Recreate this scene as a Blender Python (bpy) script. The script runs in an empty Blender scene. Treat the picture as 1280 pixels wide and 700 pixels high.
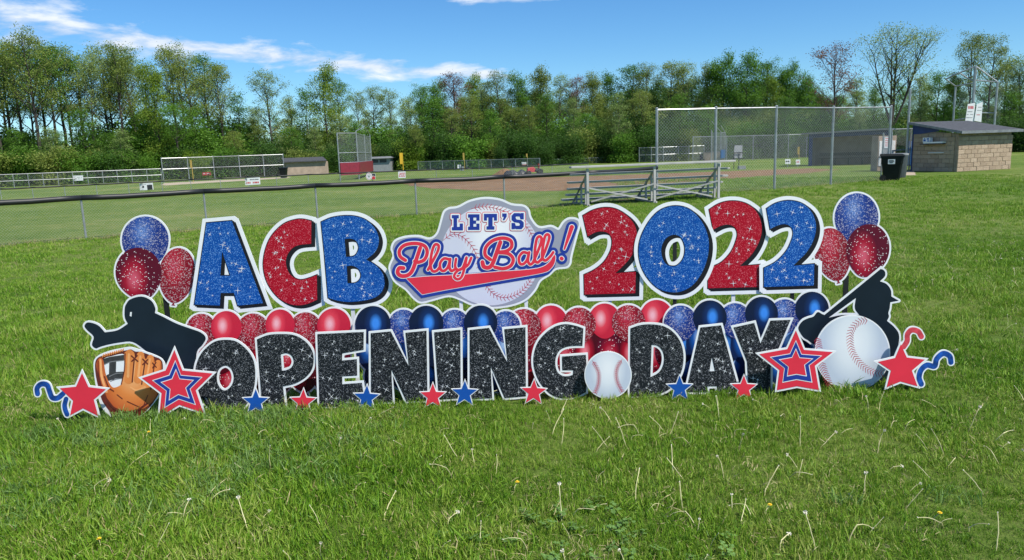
import bpy, bmesh, math, random
import numpy as np
from mathutils import Vector, Matrix
from mathutils.geometry import delaunay_2d_cdt

random.seed(7)
RNG = np.random.default_rng(11)
R = math.radians
SC = bpy.context.scene
COL = SC.collection

# ------------------------------------------------------------------ camera
F_PX, PITCH, ROLL, CAM_H = 910.0, 9.97, -2.0, 1.6
cam_d = bpy.data.cameras.new('camera')
cam = bpy.data.objects.new('camera', cam_d)
COL.objects.link(cam)
cam_d.sensor_width = 36.0
cam_d.lens = 36.0 * F_PX / 1280.0
cam_d.clip_start = 0.05
cam_d.clip_end = 4000
CAM_R = Matrix.Rotation(R(90 - PITCH), 3, 'X') @ Matrix.Rotation(R(ROLL), 3, 'Z')
cam.matrix_world = Matrix.Translation((0, 0, CAM_H)) @ CAM_R.to_4x4()
SC.camera = cam

# ------------------------------------------------------------------ world, sun, exposure
SUN_AZ, SUN_EL = 128.0, 55.0          # azimuth clockwise from +Y (the view direction)
world = bpy.data.worlds.new('World')
SC.world = world
world.use_nodes = True
wn, wl = world.node_tree.nodes, world.node_tree.links
wn.clear()


def wnode(t, **kw):
    n = wn.new(t)
    for k, v in kw.items():
        setattr(n, k, v)
    return n


def wmath(op, a, b=None, clamp=False):
    n = wn.new('ShaderNodeMath')
    n.operation = op
    n.use_clamp = clamp
    for i, v in enumerate((a, b)):
        if v is None:
            continue
        if isinstance(v, (int, float)):
            n.inputs[i].default_value = v
        else:
            wl.new(v, n.inputs[i])
    return n.outputs[0]


w_out = wnode('ShaderNodeOutputWorld')
w_bg = wnode('ShaderNodeBackground')
w_bg.inputs['Strength'].default_value = 0.09
w_sky = wnode('ShaderNodeTexSky', sky_type='NISHITA')
w_sky.sun_disc = False
w_sky.sun_elevation = R(SUN_EL)
w_sky.sun_rotation = R(SUN_AZ)
w_sky.altitude = 100
w_sky.air_density = 1.0
w_sky.dust_density = 0.0
w_sky.ozone_density = 3.0
w_hsv = wnode('ShaderNodeHueSaturation')
w_hsv.inputs['Saturation'].default_value = 1.18
w_hsv.inputs['Value'].default_value = 1.0
wl.new(w_sky.outputs[0], w_hsv.inputs['Color'])
w_tc = wnode('ShaderNodeTexCoord')
w_sep = wnode('ShaderNodeSeparateXYZ')
wl.new(w_tc.outputs['Generated'], w_sep.inputs[0])
vx, vy, vz = w_sep.outputs
az = wmath('ARCTAN2', vx, vy)                       # radians, 0 = straight ahead
el = wmath('ARCSINE', vz)
w_cmb = wnode('ShaderNodeCombineXYZ')
wl.new(wmath('MULTIPLY', az, 6.0), w_cmb.inputs[0])
wl.new(wmath('MULTIPLY', el, 21.0), w_cmb.inputs[1])
w_n1 = wnode('ShaderNodeTexNoise')
w_n1.inputs['Scale'].default_value = 1.7
w_n1.inputs['Detail'].default_value = 9
w_n1.inputs['Roughness'].default_value = 0.58
w_n1.inputs['Distortion'].default_value = 0.25
wl.new(w_cmb.outputs[0], w_n1.inputs['Vector'])
noise = w_n1.outputs[0]
# a long bank of fair-weather cloud, sinking to the right
elc = wmath('ADD', wmath('MULTIPLY', az, -0.097), 0.0995)
dist = wmath('ABSOLUTE', wmath('SUBTRACT', el, elc))
thick = wmath('ADD', wmath('MULTIPLY', az, -0.020, ), 0.0105)
thick = wmath('MAXIMUM', thick, 0.006)
band = wmath('SUBTRACT', 1.0, wmath('DIVIDE', dist, thick))
band = wmath('MAXIMUM', band, -1.2)
right_fade = wmath('MULTIPLY', wmath('MAXIMUM', wmath('ADD', az, 0.03), 0.0), 9.0)
c1 = wmath('ADD', wmath('MULTIPLY', band, 0.55), wmath('MULTIPLY', wmath('SUBTRACT', noise, 0.50), 3.6))
c1 = wmath('SUBTRACT', c1, right_fade)
# thinner scattered cloud above it, all round the sky
high = wmath('MULTIPLY', wmath('MAXIMUM', wmath('SUBTRACT', el, 0.172), 0.0), 9.0)
high = wmath('MINIMUM', high, 0.62)
c2 = wmath('SUBTRACT', wmath('ADD', wmath('MULTIPLY', wmath('SUBTRACT', noise, 0.5), 2.8), high), 0.62)
# a smaller separate puff higher up
pa = wmath('MULTIPLY', wmath('SUBTRACT', az, 0.025), 9.0)
pe = wmath('MULTIPLY', wmath('SUBTRACT', el, 0.207), 62.0)
c3 = wmath('SUBTRACT', 1.15, wmath('ADD', wmath('MULTIPLY', pa, pa), wmath('MULTIPLY', pe, pe)))
c3 = wmath('ADD', wmath('MULTIPLY', c3, 0.7), wmath('MULTIPLY', wmath('SUBTRACT', noise, 0.5), 2.6))
cl = wmath('MULTIPLY', wmath('MAXIMUM', wmath('MAXIMUM', c1, c2), c3), 1.5, clamp=True)
cl = wmath('MULTIPLY', cl, 0.88)
w_cc = wnode('ShaderNodeMix', data_type='RGBA')
w_cc.inputs['A'].default_value = (5.2, 6.1, 7.6, 1)
w_cc.inputs['B'].default_value = (8.6, 8.9, 9.3, 1)
wl.new(wmath('MULTIPLY', wmath('SUBTRACT', noise, 0.40), 4.0, clamp=True), w_cc.inputs['Factor'])
w_mix = wnode('ShaderNodeMix', data_type='RGBA')
wl.new(cl, w_mix.inputs['Factor'])
w_tint = wnode('ShaderNodeMix', data_type='RGBA', blend_type='MULTIPLY')
w_tint.inputs['Factor'].default_value = 1.0
w_tint.inputs['B'].default_value = (0.68, 0.98, 1.20, 1)
wl.new(w_hsv.outputs[0], w_tint.inputs['A'])
wl.new(w_tint.outputs['Result'], w_mix.inputs['A'])
wl.new(w_cc.outputs['Result'], w_mix.inputs['B'])
wl.new(w_mix.outputs['Result'], w_bg.inputs['Color'])
wl.new(w_bg.outputs[0], w_out.inputs[0])

sun_d = bpy.data.lights.new('sun', 'SUN')
sun_d.energy = 4.9
sun_d.angle = R(0.55)
sun_d.color = (1.0, 0.95, 0.86)
sun = bpy.data.objects.new('sun', sun_d)
COL.objects.link(sun)
sdir = Vector((math.sin(R(SUN_AZ)) * math.cos(R(SUN_EL)), math.cos(R(SUN_AZ)) * math.cos(R(SUN_EL)), math.sin(R(SUN_EL))))
sun.rotation_euler = sdir.to_track_quat('Z', 'Y').to_euler()
sun.location = sdir * 60

SC.view_settings.view_transform = 'Standard'
SC.view_settings.look = 'None'
SC.view_settings.exposure = 0.40
SC.view_settings.gamma = 1.0
SC.view_settings.use_curve_mapping = False
SC.render.engine = 'CYCLES'
SC.cycles.max_bounces = 4
SC.cycles.diffuse_bounces = 2
SC.cycles.transparent_max_bounces = 8
SC.cycles.caustics_reflective = False
SC.cycles.caustics_refractive = False

# ------------------------------------------------------------------ helpers: placing
CAM_P = Vector((0, 0, CAM_H))


def ray(x, y):
    return CAM_R @ Vector(((x - 640) / F_PX, (350 - y) / F_PX, -1))


def G(x, y, z=0.0):
    """ground point seen at photo pixel x, y (or the point at height z)"""
    d = ray(x, y)
    return CAM_P + d * ((z - CAM_H) / d.z)


def AT(x, y, depth):
    """point at photo pixel x, y, at world depth Y"""
    d = ray(x, y)
    return CAM_P + d * (depth / d.y)


# ------------------------------------------------------------------ helpers: objects
def tag(o, label=None, cat=None, group=None, kind=None):
    if label:
        o['label'] = label
    if cat:
        o['category'] = cat
    if group:
        o['group'] = group
    if kind:
        o['kind'] = kind
    return o


def empty(name, loc=(0, 0, 0), rz=0.0):
    o = bpy.data.objects.new(name, None)
    o.empty_display_size = 0.1
    COL.objects.link(o)
    o.location = loc
    o.rotation_euler = (0, 0, rz)
    return o


def link(name, me, mat=None, parent=None):
    o = bpy.data.objects.new(name, me)
    COL.objects.link(o)
    if mat is not None and len(me.materials) == 0:
        me.materials.append(mat)
    if parent is not None:
        o.parent = parent
    return o


class MB:
    """collects verts and faces"""

    def __init__(self):
        self.v, self.f = [], []

    def add(self, vs, fs):
        b = len(self.v)
        self.v += [tuple(p) for p in vs]
        self.f += [tuple(i + b for i in q) for q in fs]
        return self

    def box(self, x0, x1, y0, y1, z0, z1):
        return self.add([(x0, y0, z0), (x1, y0, z0), (x1, y1, z0), (x0, y1, z0), (x0, y0, z1), (x1, y0, z1), (x1, y1, z1), (x0, y1, z1)],
                        [(0, 3, 2, 1), (4, 5, 6, 7), (0, 1, 5, 4), (1, 2, 6, 5), (2, 3, 7, 6), (3, 0, 4, 7)])

    def tube(self, pts, rad, n=6, cap=True):
        pts = [Vector(p) for p in pts]
        rads = rad if isinstance(rad, (list, tuple)) else [rad] * len(pts)
        b = len(self.v)
        up0 = None
        for i, p in enumerate(pts):
            t = (pts[min(i + 1, len(pts) - 1)] - pts[max(i - 1, 0)]).normalized()
            up = Vector((0, 0, 1)) if abs(t.z) < 0.9 else Vector((1, 0, 0))
            a = t.cross(up).normalized()
            if up0 is not None and a.dot(up0) < 0:
                a = -a
            up0 = a
            c = t.cross(a)
            for k in range(n):
                an = 2 * math.pi * k / n
                self.v.append(tuple(p + (a * math.cos(an) + c * math.sin(an)) * rads[i]))
        for i in range(len(pts) - 1):
            for k in range(n):
                k2 = (k + 1) % n
                self.f.append((b + i * n + k, b + i * n + k2, b + (i + 1) * n + k2, b + (i + 1) * n + k))
        if cap:
            self.f.append(tuple(b + k for k in range(n))[::-1])
            e = b + (len(pts) - 1) * n
            self.f.append(tuple(e + k for k in range(n)))
        return self

    def bar(self, p, q, w, h, up=(0, 0, 1)):
        p, q, up = Vector(p), Vector(q), Vector(up)
        t = (q - p).normalized()
        if abs(t.dot(up)) > 0.95:
            up = Vector((0, 1, 0))
        a = t.cross(up).normalized()
        c = a.cross(t).normalized()
        vs = [e + a * sx * w / 2 + c * sz * h / 2 for e in (p, q) for sx, sz in ((-1, -1), (1, -1), (1, 1), (-1, 1))]
        return self.add(vs, [(0, 1, 2, 3), (7, 6, 5, 4), (0, 4, 5, 1), (1, 5, 6, 2), (2, 6, 7, 3), (3, 7, 4, 0)])

    def mesh(self, name='mesh'):
        me = bpy.data.meshes.new(name)
        me.from_pydata(self.v, [], self.f)
        me.update()
        bm = bmesh.new()
        bm.from_mesh(me)
        bmesh.ops.recalc_face_normals(bm, faces=bm.faces)
        bm.to_mesh(me)
        bm.free()
        return me

    def build(self, name, mat=None, parent=None, smooth=False, bevel=0.0):
        me = self.mesh(name)
        if bevel:
            bm = bmesh.new()
            bm.from_mesh(me)
            bmesh.ops.bevel(bm, geom=bm.edges[:], offset=bevel, segments=2, affect='EDGES', profile=0.6)
            bm.to_mesh(me)
            bm.free()
        if smooth:
            for p in me.polygons:
                p.use_smooth = True
        return link(name, me, mat, parent)


# ------------------------------------------------------------------ helpers: materials
def new_mat(name):
    m = bpy.data.materials.new(name)
    m.use_nodes = True
    nt = m.node_tree
    b = nt.nodes['Principled BSDF']
    return m, nt, b


def nd(nt, t, **kw):
    n = nt.nodes.new(t)
    for k, v in kw.items():
        setattr(n, k, v)
    return n


def mth(nt, op, a, b=None, clamp=False):
    n = nt.nodes.new('ShaderNodeMath')
    n.operation = op
    n.use_clamp = clamp
    for i, v in enumerate((a, b)):
        if v is None:
            continue
        if isinstance(v, (int, float)):
            n.inputs[i].default_value = v
        else:
            nt.links.new(v, n.inputs[i])
    return n.outputs[0]


def ramp(nt, fac, stops, interp='LINEAR'):
    n = nt.nodes.new('ShaderNodeValToRGB')
    n.color_ramp.interpolation = interp
    e = n.color_ramp.elements
    while len(e) > len(stops):
        e.remove(e[-1])
    while len(e) < len(stops):
        e.new(0.5)
    for s, (p, c) in zip(e, stops):
        s.position = p
        s.color = tuple(c) + (1,) if len(c) == 3 else c
    nt.links.new(fac, n.inputs[0])
    return n.outputs[0]


def tex(nt, kind, scale, detail=2.0, coord='Object', rough=0.5, vec=None):
    t = nt.nodes.new('ShaderNodeTexNoise' if kind == 'noise' else 'ShaderNodeTexVoronoi')
    t.inputs['Scale'].default_value = scale
    if kind == 'noise':
        t.inputs['Detail'].default_value = detail
        t.inputs['Roughness'].default_value = rough
    if vec is None:
        if coord == 'Position':
            vec = nt.nodes.new('ShaderNodeNewGeometry').outputs['Position']
        else:
            vec = nt.nodes.new('ShaderNodeTexCoord').outputs[coord]
    nt.links.new(vec, t.inputs['Vector'])
    return t


def scale_c(c, k):
    return tuple(min(1, x * k) for x in c)


def plain(name, col, rough=0.5, metal=0.0, var=0.12, scale=6.0, bump=0.0, spec=0.5, bscale=60):
    m, nt, b = new_mat(name)
    t = tex(nt, 'noise', scale, 5, 'Position')
    c = ramp(nt, t.outputs[0], [(0.3, scale_c(col, 1 - var)), (0.7, scale_c(col, 1 + var))])
    nt.links.new(c, b.inputs['Base Color'])
    b.inputs['Roughness'].default_value = rough
    b.inputs['Metallic'].default_value = metal
    b.inputs['Specular IOR Level'].default_value = spec
    if bump:
        t2 = tex(nt, 'noise', bscale, 4, 'Position')
        bp = nd(nt, 'ShaderNodeBump')
        bp.inputs['Strength'].default_value = bump
        bp.inputs['Distance'].default_value = 0.02
        nt.links.new(t2.outputs[0], bp.inputs['Height'])
        nt.links.new(bp.outputs[0], b.inputs['Normal'])
    return m


def glitter(name, base, mid, light, scale=250, hot=0.955, rough=0.35):
    """printed glitter: small cells of differing brightness"""
    m, nt, b = new_mat(name)
    v = tex(nt, 'voronoi', scale)
    s = nd(nt, 'ShaderNodeSeparateColor')
    nt.links.new(v.outputs['Color'], s.inputs[0])
    c = ramp(nt, s.outputs[0], [(0.0, base), (0.55, scale_c(base, 1.25)), (hot - 0.12, mid), (hot, light), (1.0, light)])
    v2 = tex(nt, 'voronoi', scale * 0.45)
    s2 = nd(nt, 'ShaderNodeSeparateColor')
    nt.links.new(v2.outputs['Color'], s2.inputs[0])
    dot = mth(nt, 'LESS_THAN', v2.outputs['Distance'], 0.22)
    pick = mth(nt, 'GREATER_THAN', s2.outputs[1], 0.87)
    f = mth(nt, 'MULTIPLY', dot, pick)
    mx = nd(nt, 'ShaderNodeMix', data_type='RGBA')
    nt.links.new(f, mx.inputs['Factor'])
    nt.links.new(c, mx.inputs['A'])
    mx.inputs['B'].default_value = scale_c(light, 1.35) + (1,)
    nt.links.new(mx.outputs['Result'], b.inputs['Base Color'])
    b.inputs['Roughness'].default_value = rough
    b.inputs['Specular IOR Level'].default_value = 0.2
    return m


def balloon_mat(name, dark, mid, light, kind='gloss', hx=-0.15, hy=0.35):
    """flat print of a balloon: a radial shade round the printed highlight, in the balloon's own uv"""
    m, nt, b = new_mat(name)
    uv = nd(nt, 'ShaderNodeUVMap')
    uv.uv_map = 'print'
    sp = nd(nt, 'ShaderNodeSeparateXYZ')
    nt.links.new(uv.outputs[0], sp.inputs[0])
    dx = mth(nt, 'MULTIPLY', mth(nt, 'SUBTRACT', sp.outputs[0], hx), 1.5)
    dy = mth(nt, 'SUBTRACT', sp.outputs[1], hy)
    d = mth(nt, 'SQRT', mth(nt, 'ADD', mth(nt, 'MULTIPLY', dx, dx), mth(nt, 'MULTIPLY', dy, dy)))
    c = ramp(nt, d, [(0.0, light), (0.22, light) if kind == 'navy' else (0.12, light), (0.55, mid), (1.0, dark)])
    if kind in ('glitter', 'dots'):
        v = tex(nt, 'voronoi', 190 if kind == 'glitter' else 75)
        s = nd(nt, 'ShaderNodeSeparateColor')
        nt.links.new(v.outputs['Color'], s.inputs[0])
        if kind == 'glitter':
            f = mth(nt, 'MULTIPLY', mth(nt, 'GREATER_THAN', s.outputs[0], 0.77), 0.40)
        else:
            f = mth(nt, 'MULTIPLY', mth(nt, 'LESS_THAN', v.outputs['Distance'], 0.24), mth(nt, 'GREATER_THAN', s.outputs[0], 0.35))
        mx = nd(nt, 'ShaderNodeMix', data_type='RGBA')
        nt.links.new(f, mx.inputs['Factor'])
        nt.links.new(c, mx.inputs['A'])
        mx.inputs['B'].default_value = (0.86, 0.80, 0.82, 1)
        c = mx.outputs['Result']
        if kind == 'glitter':
            f2 = mth(nt, 'MULTIPLY', mth(nt, 'LESS_THAN', s.outputs[1], 0.28), 0.55)
            mx2 = nd(nt, 'ShaderNodeMix', data_type='RGBA')
            nt.links.new(f2, mx2.inputs['Factor'])
            nt.links.new(c, mx2.inputs['A'])
            mx2.inputs['B'].default_value = scale_c(dark, 0.6) + (1,)
            c = mx2.outputs['Result']
    nt.links.new(c, b.inputs['Base Color'])
    b.inputs['Roughness'].default_value = 0.4
    b.inputs['Specular IOR Level'].default_value = 0.25
    return m


def leafy(name, cols, trans=0.42, rough=0.55):
    """leaf: each leaf (island) its own tint, each plant its own shift"""
    m, nt, b = new_mat(name)
    g = nd(nt, 'ShaderNodeNewGeometry')
    oi = nd(nt, 'ShaderNodeObjectInfo')
    f = mth(nt, 'ADD', mth(nt, 'MULTIPLY', g.outputs['Random Per Island'], 0.7), mth(nt, 'MULTIPLY', oi.outputs['Random'], 0.3))
    n = len(cols)
    c = ramp(nt, f, [(0.1 + 0.8 * i / max(1, n - 1), cc) for i, cc in enumerate(cols)])
    nt.links.new(c, b.inputs['Base Color'])
    b.inputs['Roughness'].default_value = rough
    b.inputs['Specular IOR Level'].default_value = 0.25
    tr = nd(nt, 'ShaderNodeBsdfTranslucent')
    nt.links.new(c, tr.inputs['Color'])
    mx = nd(nt, 'ShaderNodeMixShader')
    mx.inputs[0].default_value = trans
    nt.links.new(b.outputs[0], mx.inputs[1])
    nt.links.new(tr.outputs[0], mx.inputs[2])
    nt.links.new(mx.outputs[0], nt.nodes['Material Output'].inputs[0])
    return m


M = {}
M['white'] = plain('white_board', (0.80, 0.815, 0.83), 0.42, var=0.03)
M['black'] = plain('black_print', (0.012, 0.012, 0.016), 0.4, spec=0.25, var=0.1)
M['navy_black'] = plain('navy_black_print', (0.010, 0.018, 0.030), 0.33, spec=0.25, var=0.25, scale=3)
M['red'] = plain('red_print', (0.72, 0.035, 0.065), 0.42, spec=0.25, var=0.05)
M['blue'] = plain('blue_print', (0.010, 0.085, 0.38), 0.42, spec=0.25, var=0.06)
M['royal'] = plain('royal_blue_print', (0.018, 0.045, 0.30), 0.42, spec=0.25, var=0.06)
M['lav'] = plain('lavender_grey_print', (0.32, 0.33, 0.41), 0.42, var=0.05)
M['ballwhite'] = balloon_mat('ball_print', (0.50, 0.56, 0.66), (0.70, 0.74, 0.79), (0.80, 0.82, 0.85), hx=0.0, hy=0.25)
M['logoball'] = balloon_mat('logo_ball_print', (0.62, 0.63, 0.74), (0.78, 0.79, 0.83), (0.85, 0.86, 0.88), hx=0.1, hy=0.45)
M['stitch'] = plain('stitch_red_print', (0.50, 0.03, 0.06), 0.45, var=0.1)
M['stitch_dark'] = plain('stitch_dark_print', (0.06, 0.02, 0.04), 0.45)
M['g_blue'] = glitter('blue_glitter_print', (0.003, 0.055, 0.27), (0.010, 0.11, 0.40), (0.16, 0.36, 0.70), hot=0.97)
M['g_red'] = glitter('red_glitter_print', (0.31, 0.003, 0.015), (0.39, 0.006, 0.024), (0.62, 0.13, 0.16), hot=0.975)
M['g_black'] = glitter('black_glitter_print', (0.009, 0.011, 0.015), (0.030, 0.033, 0.040), (0.22, 0.23, 0.25), hot=0.955)
M['spark'] = plain('sparkle_print', (0.85, 0.87, 0.90), 0.4, var=0.02)
M['b_red'] = balloon_mat('red_balloon_print', (0.55, 0.02, 0.05), (0.74, 0.055, 0.09), (0.88, 0.45, 0.50), hx=-0.25, hy=0.1)
M['b_redg'] = balloon_mat('red_glitter_balloon_print', (0.24, 0.006, 0.02), (0.44, 0.015, 0.035), (0.50, 0.045, 0.08), 'glitter')
M['b_dred'] = balloon_mat('dark_red_balloon_print', (0.07, 0.004, 0.012), (0.40, 0.01, 0.03), (0.85, 0.22, 0.28), hx=-0.35, hy=-0.1)
M['b_dots'] = balloon_mat('dotted_red_balloon_print', (0.10, 0.004, 0.02), (0.36, 0.008, 0.03), (0.62, 0.10, 0.15), 'dots', hx=-0.2, hy=-0.25)
M['b_navy'] = balloon_mat('navy_balloon_print', (0.006, 0.014, 0.045), (0.008, 0.03, 0.12), (0.05, 0.26, 0.78), 'navy', hx=0.15, hy=0.05)
M['b_blue'] = balloon_mat('blue_balloon_print', (0.006, 0.02, 0.09), (0.01, 0.10, 0.42), (0.35, 0.55, 0.85), hx=-0.2, hy=0.3)
M['b_blueg'] = balloon_mat('blue_glitter_balloon_print', (0.010, 0.035, 0.22), (0.03, 0.09, 0.36), (0.15, 0.26, 0.58), 'glitter')
M['ribbon_b'] = plain('blue_ribbon_print', (0.012, 0.07, 0.33), 0.3, var=0.6, scale=25)
M['ribbon_r'] = plain('red_ribbon_print', (0.62, 0.06, 0.09), 0.3, var=0.35, scale=25)
M['leather'] = balloon_mat('leather_print', (0.50, 0.10, 0.03), (0.74, 0.24, 0.06), (0.86, 0.42, 0.17), hx=0.1, hy=0.1)
M['leather_d'] = plain('dark_leather_print', (0.13, 0.022, 0.016), 0.4, var=0.2, scale=30)
M['leather_o'] = plain('orange_leather_print', (0.76, 0.25, 0.065), 0.4, var=0.12, scale=12)
M['leather_l'] = plain('light_leather_print', (0.86, 0.40, 0.15), 0.4, var=0.1, scale=12)
M['web'] = plain('grey_web_print', (0.045, 0.045, 0.05), 0.4, var=0.3, scale=40)
M['web_l'] = plain('light_web_print', (0.20, 0.20, 0.21), 0.4)
M['stake_b'] = plain('black_stake', (0.012, 0.012, 0.013), 0.45)
M['stake_w'] = plain('white_stake', (0.70, 0.73, 0.75), 0.45)
M['galv'] = plain('galvanised_steel', (0.34, 0.355, 0.36), 0.42, 0.55, var=0.2)
M['galv_wire'] = plain('galvanised_wire', (0.36, 0.38, 0.38), 0.5, 0.4, var=0.15)
M['tube'] = plain('black_plastic_tube', (0.012, 0.013, 0.014), 0.5, var=0.2)
M['alu'] = plain('weathered_aluminium', (0.40, 0.39, 0.375), 0.55, 0.1, var=0.14, scale=4)
M['roof'] = plain('dark_shingle', (0.052, 0.055, 0.062), 0.85, var=0.3, scale=7, bump=0.5, bscale=25)
M['roof_edge'] = plain('grey_metal_edge', (0.20, 0.21, 0.22), 0.5, 0.2, var=0.25)
M['bluepaint'] = plain('blue_painted_wood', (0.016, 0.040, 0.16), 0.55, var=0.18)
M['bluepad'] = plain('blue_vinyl_pad', (0.012, 0.09, 0.26), 0.45, var=0.15)
M['mortar'] = plain('mortar', (0.31, 0.24, 0.18), 0.95, var=0.2, scale=9, bump=0.4)
M['farblock'] = plain('far_block_wall', (0.34, 0.26, 0.20), 0.9, var=0.18, scale=2.2, bump=0.4, bscale=9)
M['maroon'] = plain('maroon_pad', (0.20, 0.018, 0.035), 0.5, var=0.15)
M['yellow'] = plain('yellow_paint', (0.72, 0.44, 0.03), 0.5, var=0.08)
M['dull_yellow'] = plain('dull_yellow_paint', (0.42, 0.30, 0.07), 0.6, var=0.15)
M['can'] = plain('dark_green_plastic', (0.005, 0.008, 0.008), 0.5, spec=0.25, var=0.25)
M['lid'] = plain('grey_plastic_lid', (0.05, 0.06, 0.065), 0.45, var=0.2)
M['rubber'] = plain('black_rubber', (0.012, 0.012, 0.012), 0.75)
M['wood'] = plain('bench_wood', (0.10, 0.075, 0.055), 0.8, var=0.25)
M['signwhite'] = plain('sign_white', (0.74, 0.75, 0.76), 0.5, var=0.03)
M['ink'] = plain('sign_ink', (0.03, 0.03, 0.035), 0.5)
M['inkred'] = plain('sign_red_ink', (0.55, 0.04, 0.05), 0.5)
M['grey'] = plain('grey_paint', (0.24, 0.25, 0.26), 0.6, var=0.12)
M['mred'] = plain('red_machine_paint', (0.42, 0.03, 0.03), 0.4, var=0.1)
M['tarp'] = plain('black_tarp', (0.02, 0.022, 0.028), 0.45, var=0.4, scale=8)


def block_mat():
    m, nt, b = new_mat('split_face_block')
    oi = nd(nt, 'ShaderNodeObjectInfo')
    t = tex(nt, 'noise', 9, 6, 'Position')
    f = mth(nt, 'ADD', mth(nt, 'MULTIPLY', oi.outputs['Random'], 0.75), mth(nt, 'MULTIPLY', t.outputs[0], 0.3))
    c = ramp(nt, f, [(0.1, (0.32, 0.235, 0.165)), (0.4, (0.38, 0.285, 0.20)), (0.7, (0.41, 0.31, 0.22)), (1.0, (0.45, 0.345, 0.25))])
    nt.links.new(c, b.inputs['Base Color'])
    b.inputs['Roughness'].default_value = 0.95
    bp = nd(nt, 'ShaderNodeBump')
    bp.inputs['Strength'].default_value = 0.9
    bp.inputs['Distance'].default_value = 0.03
    t2 = tex(nt, 'noise', 22, 6, 'Position')
    nt.links.new(t2.outputs[0], bp.inputs['Height'])
    nt.links.new(bp.outputs[0], b.inputs['Normal'])
    return m


M['block'] = block_mat()
M['bark'] = plain('bark', (0.048, 0.040, 0.032), 0.9, var=0.35, scale=2.5)
M['bark_l'] = plain('pale_bark', (0.085, 0.073, 0.06), 0.9, var=0.35, scale=2.5)


def ground_mat():
    m, nt, b = new_mat('lawn')
    n1 = tex(nt, 'noise', 0.16, 5, 'Position', 0.6)
    n2 = tex(nt, 'noise', 1.9, 6, 'Position', 0.65)
    n3 = tex(nt, 'noise', 34, 5, 'Position', 0.7)
    f = mth(nt, 'ADD', mth(nt, 'MULTIPLY', n1.outputs[0], 0.45), mth(nt, 'ADD', mth(nt, 'MULTIPLY', n2.outputs[0], 0.3), mth(nt, 'MULTIPLY', n3.outputs[0], 0.35)))
    c = ramp(nt, f, [(0.40, (0.050, 0.098, 0.012)), (0.50, (0.088, 0.148, 0.020)), (0.57, (0.126, 0.182, 0.034)), (0.68, (0.23, 0.23, 0.08))])
    nt.links.new(c, b.inputs['Base Color'])
    b.inputs['Roughness'].default_value = 0.9
    b.inputs['Specular IOR Level'].default_value = 0.15
    bp = nd(nt, 'ShaderNodeBump')
    bp.inputs['Strength'].default_value = 0.8
    bp.inputs['Distance'].default_value = 0.05
    nt.links.new(n3.outputs[0], bp.inputs['Height'])
    nt.links.new(bp.outputs[0], b.inputs['Normal'])
    return m


M['ground'] = ground_mat()


def grass_mat(name, cols, trans=0.32):
    m, nt, b = new_mat(name)
    g = nd(nt, 'ShaderNodeNewGeometry')
    n1 = tex(nt, 'noise', 1.3, 4, 'Position', 0.6)
    n2 = tex(nt, 'noise', 0.35, 3, 'Position', 0.6)
    oi = nd(nt, 'ShaderNodeObjectInfo')
    f = mth(nt, 'ADD', mth(nt, 'MULTIPLY', g.outputs['Random Per Island'], 0.40), mth(nt, 'ADD', mth(nt, 'MULTIPLY', n1.outputs[0], 0.62), mth(nt, 'MULTIPLY', n2.outputs[0], 0.34)))
    f = mth(nt, 'SUBTRACT', f, 0.10)
    c = ramp(nt, f, [(0.22 + 0.62 * i / (len(cols) - 1), cc) for i, cc in enumerate(cols)])
    nt.links.new(c, b.inputs['Base Color'])
    b.inputs['Roughness'].default_value = 0.5
    b.inputs['Specular IOR Level'].default_value = 0.3
    tr = nd(nt, 'ShaderNodeBsdfTranslucent')
    nt.links.new(c, tr.inputs['Color'])
    mx = nd(nt, 'ShaderNodeMixShader')
    mx.inputs[0].default_value = trans
    nt.links.new(b.outputs[0], mx.inputs[1])
    nt.links.new(tr.outputs[0], mx.inputs[2])
    nt.links.new(mx.outputs[0], nt.nodes['Material Output'].inputs[0])
    return m


M['grass'] = grass_mat('grass_blade', [(0.032, 0.095, 0.005), (0.078, 0.195, 0.010), (0.145, 0.300, 0.017), (0.235, 0.375, 0.036), (0.38, 0.42, 0.11)])
M['grass2'] = grass_mat('coarse_grass_blade', [(0.075, 0.165, 0.026), (0.115, 0.225, 0.042), (0.165, 0.29, 0.07), (0.24, 0.36, 0.12)])
M['straw'] = grass_mat('dry_grass', [(0.26, 0.21, 0.09), (0.36, 0.31, 0.14), (0.48, 0.43, 0.22)], 0.2)
M['clover'] = grass_mat('clover_leaf', [(0.07, 0.15, 0.025), (0.12, 0.23, 0.05), (0.18, 0.31, 0.085)], 0.25)
M['stalk'] = plain('dandelion_stalk', (0.52, 0.49, 0.25), 0.5, var=0.4, scale=14)
M['seed'] = plain('dandelion_seed_head', (0.66, 0.62, 0.52), 0.9, var=0.45, scale=90)
M['dflower'] = plain('dandelion_flower', (0.78, 0.52, 0.02), 0.7, var=0.1)
M['leafG'] = leafy('leaf_green', [(0.053, 0.128, 0.013), (0.102, 0.227, 0.023), (0.166, 0.336, 0.036)])
M['leafD'] = leafy('leaf_dark_green', [(0.029, 0.073, 0.013), (0.055, 0.130, 0.019), (0.089, 0.194, 0.029)])
M['leafY'] = leafy('leaf_yellow_green', [(0.094, 0.165, 0.014), (0.172, 0.272, 0.024), (0.257, 0.358, 0.043)])
M['leafO'] = leafy('leaf_olive', [(0.103, 0.159, 0.028), (0.198, 0.265, 0.048), (0.310, 0.371, 0.090)])
M['leafP'] = leafy('leaf_pale_spring', [(0.141, 0.219, 0.057), (0.247, 0.342, 0.097), (0.380, 0.475, 0.161)])
M['leafR'] = leafy('leaf_reddish', [(0.125, 0.069, 0.044), (0.213, 0.112, 0.075), (0.275, 0.175, 0.106)])

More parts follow.
